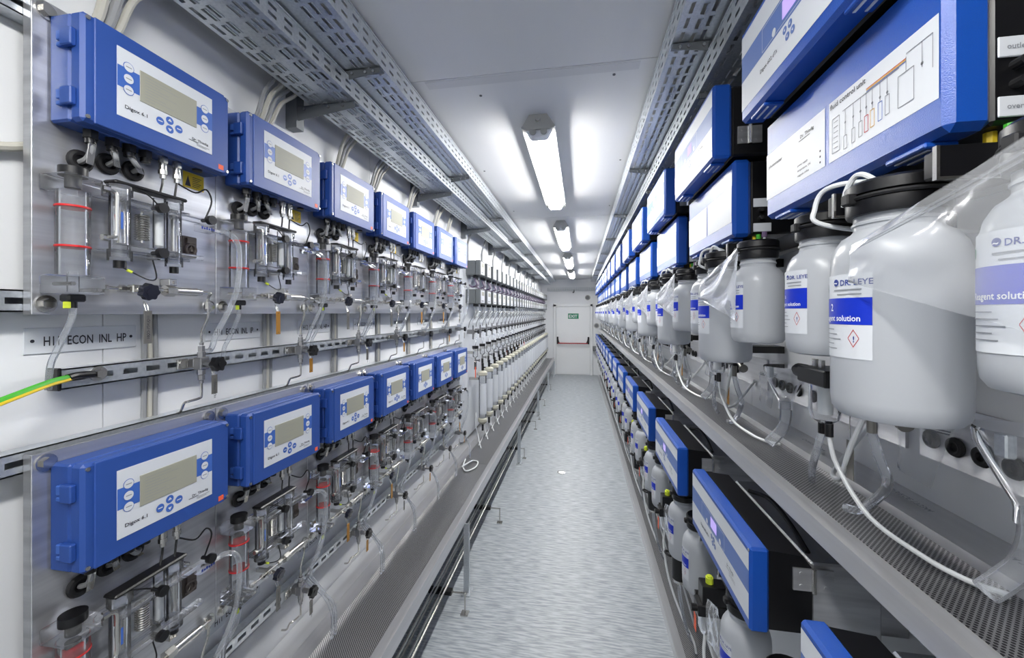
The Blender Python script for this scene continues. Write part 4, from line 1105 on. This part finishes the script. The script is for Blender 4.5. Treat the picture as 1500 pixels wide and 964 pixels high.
# white tubes looping from the lids
t = solo('lid_tube', '-', 'tube', B().tube([(.47, yA + .04, 1.912), (.455, yA + .07, 1.93), (.43, yA + .10, 1.936), (.418, yA + .125, 1.93), (.413, yA + .135, 1.905), (.418, yA + .135, 1.88), (.5, yA + .12, 1.86), (.7, yA + .1, 1.85)], .0042, 8), 'tube_white', (.45, yA + .1, 1.9), 'thin white tubes at the bottle lids')
rspread(t, 'thin white tube arching over the large bottle lid, %s from the exit door')
t = solo('lid_tube', '-', 'tube', B().tube([(.45, yA + .03, 1.913), (.435, yA + .045, 1.934), (.43, yA + .06, 1.935), (.427, yA + .075, 1.915), (.43, yA + .085, 1.895)], .0042, 8), 'tube_white', (.44, yA + .05, 1.91), 'thin white tubes at the bottle lids')
rspread(t, 'short white tube hooked over the large bottle lid, %s from the exit door')
for n, (m_, dy, w) in enumerate((('yellow', -.06, 'yellow'), ('wire_green', -.085, 'green'), ('cable_violet', -.125, 'violet'))):
    if n == 0: pass
    t = thing('tube_fitting', '-', 'fitting', (.5, yA + dy, 1.92), 'coloured tube fittings under the fluid units')
    P(t, 'collar', B().cyl((.51, yA + dy, 1.947), (.51, yA + dy, 1.932), .0065, 8), m_)
    P(t, 'tube', B().tube([(.51, yA + dy, 1.933), (.509, yA + dy + .002, 1.92), (.507, yA + dy + .012, 1.905)], .0035, 6), 'tube_white')
    rspread(t, '%s tube fitting under the fluid control unit, %%s from the exit door' % w, ks=list(range(-1, 6)))

# grommet plate on the wall
t = thing('grommet_plate', '-', 'plate', (.74, yA, 1.4), 'steel grommet plates behind the bottles')
P(t, 'sheet', B().box(.738, XR - .0005, YF0 - .68, YF0 - .03, 1.408, 1.53), 'steel')
for y in (.82, .876, .93, .985, .73, .67):
    P(t, 'grommet', B().torus((.735, y, 1.452), (1, 0, 0), .0135, .0062, 18, 8).cyl((.7375, y, 1.452), (.736, y, 1.452), .0125, 14), 'black_rubber')
rspread(t, 'steel plate with black grommets behind the bottles, %s from the exit door', skip=('grommet',), far=6)

# filter pump block below the bottles
yb = YF0 - .09
t = thing('filter_pump', '-', 'pump', (.55, yb, 1.44), 'filter pumps under the bottles')
P(t, 'head', B().rbox(.49, .60, yb - .05, yb + .055, 1.565, 1.60, .003).rbox(.535, .57, yb - .12, yb - .05, 1.53, 1.60, .003), 'black_plastic')
P(t, 'side_knob', B().cyl((.51, yb + .055, 1.585), (.51, yb + .085, 1.585), .016, 16).cyl((.51, yb + .085, 1.585), (.51, yb + .10, 1.585), .010, 14), 'black_plastic')
P(t, 'bowl', B().lathe((.525, yb + .012, 0), [(.03, 1.565), (.03, 1.51), (.026, 1.49), (.012, 1.48)], 18), 'acrylic')
P(t, 'filter_cartridge', B().cyl((.525, yb + .012, 1.50), (.525, yb + .012, 1.56), .014, 14), 'tube_white')
P(t, 'outlet', B().cyl((.525, yb + .022, 1.482), (.525, yb + .022, 1.455), .008, 10), 'black_plastic')
P(t, 'outlet', B().cyl((.525, yb - .002, 1.482), (.525, yb - .002, 1.455), .008, 10), 'black_plastic')
P(t, 'upright_stub', B().cyl((.515, yb + .03, 1.60), (.515, yb + .03, 1.617), .006, 10), 'steel_tube')
P(t, 'upright_stub', B().cyl((.515, yb + .005, 1.60), (.515, yb + .005, 1.617), .006, 10), 'steel_tube')
P(t, 'sample_tap', B().cyl((.55, yb - .09, 1.53), (.55, yb - .09, 1.49), .008, 8).cyl((.55, yb - .12, 1.545), (.55, yb - .165, 1.53), .006, 8).cyl((.55, yb - .165, 1.53), (.55, yb - .173, 1.528), .014, 14), 'tag_steel')
P(t, 'wall_mount', B().box(.60, .7375, yb - .04, yb + .04, 1.57, 1.595), 'black_plastic')
rspread(t, 'black filter pump with clear bowl below the bottles, %s from the exit door', skip=('outlet', 'upright_stub', 'side_knob'), far=6)
# hoses and tags over the shelf trough
for pts, r_, m_, w in (
    ([(.525, yb + .022, 1.4545), (.52, yb + .03, 1.42), (.53, yb + .07, 1.36), (.56, yb + .13, 1.31), (.575, yb + .16, 1.3)], .0075, 'clear_hose', 'clear drain hose from the filter pump to the trough'),
    ([(.525, yb - .002, 1.4545), (.53, yb - .02, 1.40), (.545, yb - .09, 1.33), (.575, yb - .17, 1.305), (.60, yb - .22, 1.299), (.63, yb - .25, 1.299)], .0045, 'tube_white', 'white hose lying along the shelf trough'),
    ([(.55, yb - .09, 1.4895), (.555, yb - .10, 1.45), (.57, yb - .10, 1.40), (.575, yb - .06, 1.35), (.57, yb - .02, 1.31), (.56, yb + .005, 1.302)], .0085, 'clear_hose', 'clear hose from the sample tap to the trough'),
    ([(.55, yb - .075, 1.526), (.545, yb - .04, 1.45), (.56, yb + .02, 1.36), (.6, yb + .12, 1.33), (.66, yb + .2, 1.33), (.722, yb + .22, 1.40), (.7325, yb + .2, 1.43)], .0055, 'tube_white', 'white hose sagging from the pump to the wall')):
    t = solo('pump_hose', '-', 'hose', B().tube(pts, r_, 9), m_, (pts[0][0], pts[0][1], pts[0][2] - .1), 'hoses over the shelf trough')
    rspread(t, w + ', %s from the exit door')
yf = yA + .02
t = thing('drain_funnel', '-', 'funnel', (.62, yf, 1.3), 'clear funnels with wide hoses')
P(t, 'cone', B().lathe((.63, yf, 0), [(.058, 1.553), (.06, 1.55), (.058, 1.53), (.022, 1.45), (.019, 1.44), (.019, 1.42)], 22), 'acrylic')
P(t, 'rim_clip', B().rbox(.571, .585, yf - .03, yf - .012, 1.52, 1.553, .002), 'galvanised')
P(t, 'wide_hose', B().tube([(.63, yf, 1.44), (.632, yf + .002, 1.40), (.628, yf + .01, 1.36), (.612, yf + .018, 1.33), (.595, yf + .026, 1.304)], .0165, 14), 'clear_hose')
P(t, 'hanger', B().tube([(.688, yf, 1.545), (.72, yf, 1.545), (.7375, yf, 1.545)], .003, 6), 'steel_tube')
rspread(t, 'clear funnel with wide hose ending on the shelf trough, %s from the exit door', skip=('rim_clip',))
protoR = {}
for k in KU:
    m_ = 'tag_steel' if k == 0 else 'brass'
    lab = '%s tag hanging below the filter pump, %s from the exit door' % ('steel' if k == 0 else 'brass', rword(k))
    y = yb - .028 + RP * k
    if m_ not in protoR:
        t = thing('hanging_tag', lab, 'tag', (.55, y, 1.37), 'tags below the filter pumps')
        P(t, 'plate', B().rbox(.549, .5505, y - .011, y + .011, 1.375, 1.455, .0005), m_)
        P(t, 'cord', B().tube([(.5497, y, 1.45), (.549, y, 1.5), (.55, y - .012, 1.565)], .001, 5), 'steel_tube')
        protoR[m_] = (t, k)
    else:
        rep(protoR[m_][0], (0, RP * (k - protoR[m_][1]), 0), lab)

# clear plastic bags
def bag(nm, p00, p10, p01, p11, lab, th=.008, n=14, seed=1, zipped=True, group='clear plastic bags'):
    """crumpled zip bag spanning four corners: two sheets sealed at the edges"""
    rnd = random.Random(seed)
    A, Bc, C, D = (Vector(p) for p in (p00, p10, p01, p11))
    nrm = (Bc - A).cross(C - A).normalized()
    ph = [(rnd.uniform(5, 16), rnd.uniform(5, 16), rnd.uniform(0, 6)) for _ in range(5)]
    t = thing(nm, lab, 'bag', tuple((A + Bc + C + D) / 4), group)
    for sd, pn in ((1, 'front_sheet'), (-1, 'back_sheet')):
        b = B(); vs = []
        for j in range(n + 1):
            for i in range(n + 1):
                u, v = i / n, j / n
                p = (A * (1 - u) + Bc * u) * (1 - v) + (C * (1 - u) + D * u) * v
                e = min(1, 6 * min(u, 1 - u, v, 1 - v))
                w = sum(math.sin(a * u + c_ * v + q + sd) for a, c_, q in ph) / 5
                vs.append(p + nrm * (sd * th * e + w * th * 1.3 * (.4 + e)))
        b.add(vs, [(j * (n + 1) + i, j * (n + 1) + i + 1, (j + 1) * (n + 1) + i + 1, (j + 1) * (n + 1) + i) for j in range(n) for i in range(n)])
        P(t, pn, b, 'clear_bag')
    if zipped:
        for f in (.06, .1):
            q0 = A + (C - A) * f; q1 = Bc + (D - Bc) * f
            P(t, 'zip_strip', B().tube([q0 + nrm * .004, (q0 + q1) / 2 + nrm * .006, q1 + nrm * .004], .0016, 5), 'clear_hose')
    return t
t = bag('plastic_bag', (.366, yA - .04, 1.812), (.395, yA - .25, 1.885), (.366, yA - .035, 1.762), (.392, yA - .24, 1.70), '-', seed=3, th=.006)
rspread(t, 'clear zip bag draped between the large and smaller bottle, %s from the exit door', ks=list(range(-1, 8)), skip=('zip_strip',))
t = bag('plastic_bag', (.70, YF0 - .16, 1.50), (.70, YF0 - .02, 1.49), (.705, YF0 - .10, 1.36), (.70, YF0 - .03, 1.37), '-', seed=5)
rspread(t, 'clear bag hanging over the grommet plate, %s from the exit door', ks=list(range(0, 7)), skip=('zip_strip',))

# ------------------------------------------------------------------ lower row on the bottle side
LF, LN = .787, .307
KL = list(range(0, 15))
def lspread(proto, fmt, ks=KL, skip=(), far=5):
    for k in ks:
        lab = fmt % ORD[14 - k]
        if k == 0: proto['label'] = lab
        else: rep(proto, (0, RP * k, 0), lab, skip if k > far else ())
t = thing('low_analyser', '-', 'analyser', (.5, .54, .983), 'blue and white analysers under the shelf trough')
P(t, 'body', B().prism([(.4275, .99), (.4275, 1.172), (.50, 1.165), (.518, 1.14), (.518, .99)], LN + .008, LF - .008), 'black_plastic')
l = P(t, 'lid', B().rbox(.385, .427, LN, LF, .983, 1.178, .006), 'blue_gloss')
striped_front(l, .385, LF, LN, .983, 1.178, 'Digox 602 dTs')
P(l, 'screw', B().cyl((.3855, LN + .008, 1.169), (.3843, LN + .008, 1.169), .004, 8), 'steel_tube')
P(t, 'rear_case', B().rbox(.519, .66, LN + .012, LF - .012, .95, 1.15, .004), 'steel')
near_hinge(t, .477, .56, LN + .0075, 1.09, 1.14)
P(t, 'cable', B().tube([(.53, LF - .1, 1.153), (.545, LF - .2, 1.175), (.54, LF - .32, 1.17), (.53, LN + .05, 1.153)], .006, 8), 'black_rubber')
P(t, 'wall_mount', B().box(.66, XR - .001, LN + .06, LF - .06, .97, 1.13), 'steel')
lspread(t, 'blue and white analyser under the shelf trough, %s from the exit door', skip=SK)
DZL = -.98
yL = LF - .25
t = bar(DZL + .005, 'bottle_bracket', yL + .195, LF - .34, LF + .28)
lspread(t, 'black bracket holding two bottles under the low analyser, %s from the exit door', skip=('steel_edge',))
t = bottle('reagent_bottle', (.462, yL), .064, .615, .235, '2', .80)
lspread(t, 'white bottle hanging below the low analyser, %s from the exit door', skip=('print', 'clamp_ring'), far=4)
t = bottle('reagent_bottle', (.462, LF + .195), .062, .63, .22, '', .80)
lspread(t, 'white bottle hanging in the gap between low analysers, %s from the exit door', skip=('print', 'clamp_ring'), far=4)
yp = LF + .03
t = thing('dosing_pump', '-', 'pump', (.46, yp, .6), 'dosing pumps with lime caps')
P(t, 'pump_block', B().rbox(.405, .50, yp - .03, yp + .03, .66, .70, .003).rbox(.42, .50, yp - .028, yp + .028, .70, .765, .003), 'black_plastic')
P(t, 'lime_cap', B().cyl((.45, yp, .765), (.45, yp, .785), .013, 14).cyl((.45, yp, .785), (.45, yp, .79), .009, 12), 'lime')
P(t, 'clear_cup', B().lathe((.435, yp, 0), [(.022, .66), (.022, .61), (.014, .59), (.006, .58)], 16), 'acrylic')
P(t, 'side_valve', B().cyl((.44, yp + .03, .68), (.44, yp + .07, .68), .012, 12).cyl((.42, yp + .07, .68), (.46, yp + .07, .68), .009, 10).cyl((.405, yp - .01, .68), (.385, yp - .01, .68), .012, 12), 'black_plastic')
P(t, 'steel_plate', B().box(.50, .505, yp - .035, yp + .035, .55, .77), 'steel')
P(t, 'wall_mount', B().box(.505, XR - .001, yp - .02, yp + .02, .66, .69), 'black_plastic')
lspread(t, 'black dosing pump with lime cap above the floor trough, %s from the exit door', skip=('side_valve',), far=8)
t = thing('overflow_cup', '-', 'cup', (.47, yp - .17, .44), 'black overflow cups')
P(t, 'cup', B().lathe((.47, yp - .17, 0), [(.03, .44), (.034, .445), (.036, .56), (.033, .56), (.031, .45)], 18), 'black_plastic')
P(t, 'ring_handle', B().torus((.425, yp - .15, .545), (.3, 0, 1), .018, .005, 16, 6), 'black_rubber')
P(t, 'steel_base', B().cyl((.47, yp - .17, .425), (.47, yp - .17, .44), .026, 14), 'steel_tube')
P(t, 'wall_mount', B().box(.505, XR - .001, yp - .19, yp - .15, .49, .52), 'black_plastic')
P(t, 'blue_plug', B().cyl((.455, yp - .165, .57), (.455, yp - .165, .60), .006, 8).cyl((.455, yp - .165, .53), (.455, yp - .165, .575), .004, 8), 'blue_cap')
lspread(t, 'black overflow cup low above the floor trough, %s from the exit door', skip=('ring_handle', 'blue_plug'), far=8)
for pts, r_, m_, w in (
    ([(.435, yp, .582), (.43, yp - .01, .5), (.45, yp - .03, .35), (.50, yp - .07, .2), (.55, yp - .11, .1), (.56, yp - .12, .05)], .0055, 'tube_white', 'white hose from the dosing pump to the floor trough'),
    ([(.47, yp - .17, .43), (.472, yp - .17, .36), (.5, yp - .15, .22), (.54, yp - .1, .1), (.57, yp - .08, .05)], .0075, 'clear_hose', 'clear hose from the overflow cup to the floor trough'),
    ([(.46, yp + .07, .68), (.455, yp + .10, .65), (.45, yp + .13, .6), (.47, yp + .1, .5), (.53, yp + .06, .3), (.6, yp + .05, .05)], .005, 'tube_white', 'thin white hose looping beside the dosing pump')):
    t = solo('floor_hose', '-', 'hose', B().tube(pts, r_, 8), m_, (pts[-1][0], pts[-1][1], .045), 'hoses over the floor trough')
    lspread(t, w + ', %s from the exit door')
t = bag('plastic_bag', (.43, yp - .045, .74), (.44, yp - .12, .76), (.43, yp - .05, .60), (.44, yp - .13, .61), '-', seed=9, zipped=False)
lspread(t, 'clear bag beside the dosing pump, %s from the exit door', ks=KL[:9])
t = thing('hanging_tag', '-', 'tag', (.44, yp + .05, .55), 'orange tags by the dosing pumps')
P(t, 'plate', B().rbox(.4095, .411, yp + .018, yp + .044, .57, .63, .0005), 'orange')
P(t, 'cord', B().tube([(.4103, yp + .031, .625), (.412, yp + .029, .64), (.42, yp + .025, .66)], .001, 5), 'steel_tube')
lspread(t, 'orange tag hanging from the dosing pump, %s from the exit door', ks=KL[:10])
